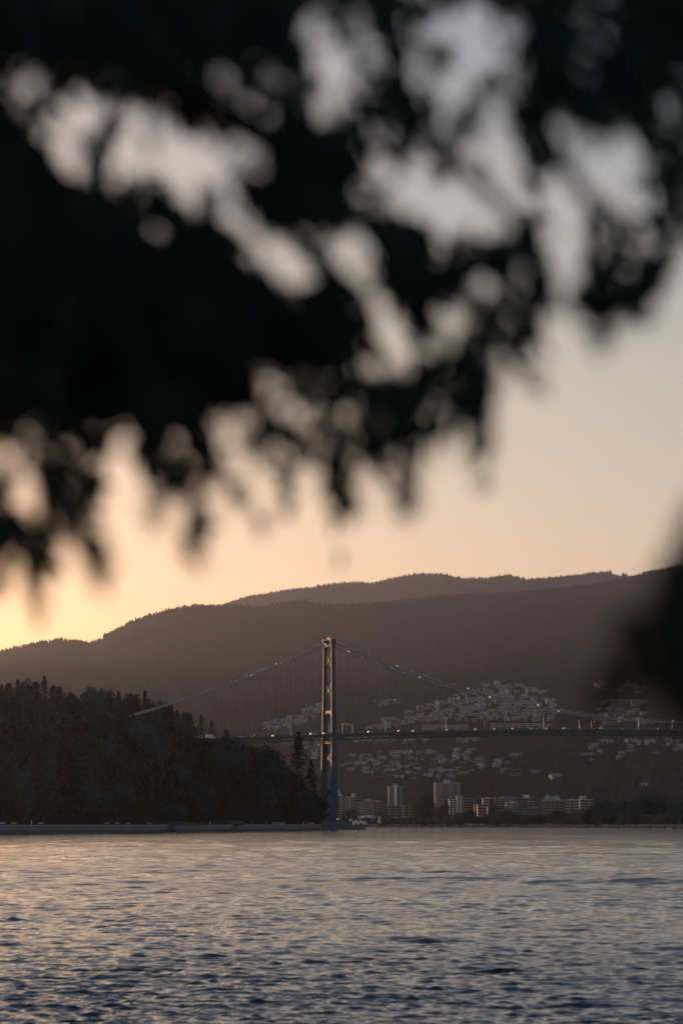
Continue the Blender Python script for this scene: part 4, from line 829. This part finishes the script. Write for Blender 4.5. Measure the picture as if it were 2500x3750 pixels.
EDGE = [(-900, 1380), (-60, 1350), (0, 1300), (40, 1320), (85, 1395), (110, 1300), (170, 1255), (215, 1300), (248, 1345), (246, 1250), (238, 1120), (262, 1080), (300, 1075), (320, 1130), (345, 1195), (385, 1150), (425, 1230), (445, 1275), (475, 1215), (520, 1120), (575, 1175), (595, 1185), (620, 1080), (660, 1150), (700, 1085), (745, 1150), (780, 1260), (800, 1180), (840, 1050), (880, 1090), (940, 1205), (955, 1100), (975, 985), (1040, 975), (1075, 1020), (1125, 1110), (1120, 1000), (1110, 890), (1160, 830), (1200, 850), (1262, 950), (1240, 850), (1205, 740), (1260, 680), (1330, 690), (1385, 790), (1400, 700), (1440, 690), (1490, 770), (1480, 680), (1520, 630), (1560, 560), (1640, 500), (2600, 350)]
THIN = [(790, 150, 90, 130, .3), (1080, 150, 150, 150, .25), (1000, 420, 190, 120, .35), (1310, 450, 90, 220, .3), (1440, 430, 90, 180, .3), (480, 390, 160, 100, .3), (240, 320, 150, 100, .28), (120, 230, 110, 90, .4), (640, 600, 120, 110, .55), (840, 620, 80, 120, .5), (1110, 720, 170, 90, .5), (560, 1030, 110, 130, .65), (80, 1080, 100, 150, .65), (690, 930, 120, 130, .55), (330, 1060, 140, 120, .65), (880, 800, 60, 60, .5), (1530, 240, 60, 60, .6)]
ex = np.array([e[0] for e in EDGE], float); ey = np.array([e[1] for e in EDGE], float)
def dens_at(x, y):       # how thick the foliage grows in this direction, 0..1
    lim = np.interp(x, ex, ey); d = np.clip((lim + 65 - y) / 200.0, 0, 1) ** .9
    for gx, gy, rx, ry, a in GAPS:
        rx, ry = rx * 1.06 + 9, ry * 1.06 + 9; ca, sa = math.cos(a), math.sin(a); dx, dy = x - gx, y - gy; u = (dx * ca + dy * sa) / rx; v = (-dx * sa + dy * ca) / ry
        q = u * u + v * v; d = d * np.clip((q - .6) / .9, .13, 1)
    for gx, gy, rx, ry, m_ in THIN: d = d * (1 - (1 - m_) * np.clip(1.5 - ((x - gx) / rx) ** 2 - ((y - gy) / ry) ** 2, 0, 1))
    d = d * np.clip(.45 + 1.5 * vn(x + 3000, y + 3000, 24), 0, 1)
    core = (y > 250 + 1.3 * x) & (y < 900) | (y < 90) & (x < 660)
    d = d * np.where(core, 1, np.clip((vn(x * 1.15 + .35 * y + 900, y * .62 + 500, 15) - .22) / .16, .08, 1))
    return d
def sprays(n, x0, x1, y0, y1, d0, d1, densf, seed, ls=.0078):
    rs = np.random.default_rng(seed); Vs = []
    x = rs.uniform(x0, x1, n); y = rs.uniform(y0, y1, n); D = rs.uniform(d0, d1, n)
    per = 15; th = rs.normal(-.30, .30, n); cur = rs.normal(0, .035, n); us_ = rs.random(n); L = rs.uniform(5.5, 9.5, n); xx = x.copy(); yy = y.copy()
    for j in range(per):
        th = th + cur; xx = xx - L * np.sin(th) * (3.0 / D); yy = yy + L * np.cos(th) * (3.0 / D)
        side = (1 if j % 2 else -1) * (1.2 - j / per) * 7 * (3.0 / D)
        ax = xx + side * np.cos(th); ay = yy + side * np.sin(th)
        k = (us_ * .8 + .2 * rs.random(n)) < densf(ax, ay)
        u = (ax[k] * K - 1250) / FPX; v = (1875 - ay[k] * K) / FPX; Dk = D[k] + j * .004
        P = np.stack([u * Dk, (CT - ST * v) * Dk, CAMZ + (ST + CT * v) * Dk], -1) + rs.normal(size=(k.sum(), 3)) * .003
        nr = rs.normal(size=(len(P), 3)) + np.array([0, -1.2, 0]); nr /= np.linalg.norm(nr, axis=1)[:, None]
        a_ = th[k] + (1 if j % 2 else -1) * .45 + rs.normal(size=len(P)) * .25      # needle fans lean off the stem
        tg = np.stack([-np.sin(a_), .5 * rs.normal(size=len(P)), -np.cos(a_)], -1); tg /= np.linalg.norm(tg, axis=1)[:, None]; bt = np.cross(tg, nr); bt /= np.linalg.norm(bt, axis=1)[:, None] + 1e-6
        s1 = ls * 2.1 * (.6 + .8 * rs.random(len(P)))[:, None]; s2 = s1 * .26
        Vs.append(np.stack([P - tg * s1, P - bt * s2, P + tg * s1, P + bt * s2], 1).reshape(-1, 3))
    V_ = np.concatenate(Vs); return V_, np.arange(len(V_)).reshape(-1, 4)
def tree_near():
    t = empty('overhanging_cedar_tree', (-1.5, 3.3, 1.9)); tag(t, 'dark blurred cedar tree overhanging the whole upper part of the view', 'tree')
    o0 = Vector((-1.5, 3.3, 1.9))
    MB().tube([(0, 0, -.3), (.03, 0, 1.5), (.0, .05, 3.5), (-.05, 0, 7)], [.3, .24, .18, .08], 10).obj('trunk', M['bark'], t, smooth=True)
    def P3(x, y, D):
        u, v = ang(x, y); return Vector((u * D, (CT - ST * v) * D, CAMZ + (ST + CT * v) * D)) - o0
    limbs = [((0.02, 0, 2.15), [(-300, 300, 3.3), (100, 470, 3.2), (300, 720, 3.1), (560, 930, 3.0), (760, 1010, 2.95)], .032),
             ((0, 0, 1.9), [(-300, 650, 3.2), (0, 800, 3.1), (160, 960, 3.0), (220, 1180, 3.0)], .026),
             ((0, 0, 2.5), [(-200, 60, 3.3), (300, 150, 3.2), (640, 330, 3.1), (760, 440, 3.1), (980, 680, 3.0), (1040, 880, 3.0)], .03),
             ((0, 0, 2.7), [(-200, -150, 3.3), (500, -40, 3.2), (900, -10, 3.2), (930, 230, 3.1), (1000, 330, 3.1), (1230, 540, 3.0), (1230, 700, 3.0)], .026),
             ((0, 0, 2.9), [(-200, -300, 3.3), (800, -180, 3.2), (1240, 30, 3.1), (1240, 280, 3.1), (1400, 540, 3.0), (1420, 690, 3.0)], .024),
             ((0, 0, 3.0), [(-200, -400, 3.4), (900, -260, 3.3), (1460, 60, 3.2), (1520, 330, 3.1)], .03)]
    for root, pts, r0 in limbs:
        pp = [Vector(root)] + [P3(*q) for q in pts]; n = len(pp)
        MB().tube(pp, [r0 * (1 - .85 * i / (n - 1)) for i in range(n)], 7).obj('branch', M['bark'], t, smooth=True)
    for i, (n, y0, y1, d0, d1) in enumerate(((2500, -120, 700, 2.6, 4.6), (4000, 420, 1420, 2.6, 4.3))):
        V_, F_ = sprays(n, -160, 1740, y0, y1, d0, d1, dens_at, 20 + i)
        V_ = V_ - np.array(o0)[None]; o = ob('foliage', mesh('foliage', V_, F_, [M['needle']]), t); o['kind'] = 'stuff'
    # thick inner part of the crown, beside the trunk
    def inner(x, y):
        d = dens_at(x, y); return np.where(y < 1380 - .9 * np.abs(x - 150), d, 0) * np.where((y > 260 + 1.3 * x) & (y < 940) | (y < 100) & (x < 650) | (x > 1235) & (x < 1300) & (y < 230) | (x > 1430) & (y < 310) | (x > 620) & (x < 800) & (y > 330) & (y < 480) | (x > 330) & (x < 560) & (y > 650) & (y < 900) | (x > 560) & (x < 800) & (y > 700) & (y < 830), 1, .02)
    V_, F_ = sprays(2000, -160, 1740, -60, 1050, 2.9, 3.4, inner, 33, .016)
    o = ob('foliage', mesh('foliage', V_ - np.array(o0)[None], F_, [M['needle']]), t); o['kind'] = 'stuff'
tree_near()
def tree_right():
    D = 2.3
    o0 = Vector((.80, 2.4, 1.9)); t = empty('leaning_sapling', o0); tag(t, 'blurred dark branch hanging in at the right edge over the ridge', 'tree')
    def P3(x, y, D):
        u, v = ang(x, y); return Vector((u * D, (CT - ST * v) * D, CAMZ + (ST + CT * v) * D)) - o0
    MB().tube([(0, 0, -.2), (.02, 0, 1.2), P3(1900, 1000, D + .1), P3(1880, 700, D)], [.04, .03, .022, .01], 8).obj('trunk', M['bark'], t, smooth=True)
    for pts in ([(1900, 1000), (1700, 1250), (1590, 1400), (1500, 1590)], [(1890, 1150), (1700, 1420), (1540, 1490), (1420, 1550)], [(1895, 1000), (1720, 1080), (1610, 1190)]):
        pp = [P3(*q, D) for q in pts]; MB().tube(pp, [.010, .007, .005, .002][:len(pp)], 6).obj('branch', M['bark'], t, smooth=True)
    B_ = [(1570, 1370, 62, 95, 0, 1), (1640, 1350, 80, 200, 0, 1), (1540, 1560, 38, 70, 0, 1), (1475, 1480, 60, 26, .25, .55), (1430, 1530, 70, 20, -.5, .5), (1500, 1545, 50, 26, -.5, .6), (1450, 1440, 60, 14, .1, .4), (1590, 1240, 34, 60, .5, .8), (1520, 1420, 30, 50, 0, .8), (1370, 1590, 40, 20, -.5, .32), (1560, 1610, 22, 40, 0, .5)]
    def dn(x, y):
        x = x - 28; d = 0 * x
        for gx, gy, rx, ry, a, s_ in B_:
            ca, sa = math.cos(a), math.sin(a); dx, dy = x - gx, y - gy; q = ((dx * ca + dy * sa) / rx) ** 2 + ((-dx * sa + dy * ca) / ry) ** 2
            d = np.maximum(d, s_ * np.clip(1.6 - q, 0, 1))
        return d * np.clip(.25 + 1.5 * vn(x + 700, y * .6 + 300, 20), 0, 1)
    V_, F_ = sprays(2600, 1320, 1760, 1000, 1640, D - .25, D + .5, dn, 44, .0062)
    o = ob('foliage', mesh('foliage', V_ - np.array(o0)[None], F_, [M['needle']]), t); o['kind'] = 'stuff'
tree_right()

# ------------------------------------------------------------------ haze
hm = bpy.data.materials.new('air haze'); hm.use_nodes = True; nt = hm.node_tree; nt.nodes.remove(nt.nodes['Principled BSDF'])
pv = nt.nodes.new('ShaderNodeVolumePrincipled'); nt.links.new(pv.outputs[0], nt.nodes['Material Output'].inputs['Volume'])
pv.inputs['Color'].default_value = (.60, .74, 1.0, 1); pv.inputs['Density'].default_value = 1.6e-5; pv.inputs['Anisotropy'].default_value = .78
o = MB().box((-9800, -60, -2.4), (9800, 21400, 2150)).obj('haze', hm); o['kind'] = 'stuff'; tag(o, 'thin evening haze between the camera and the mountains')
uniq()
print('objects', len(bpy.data.objects))
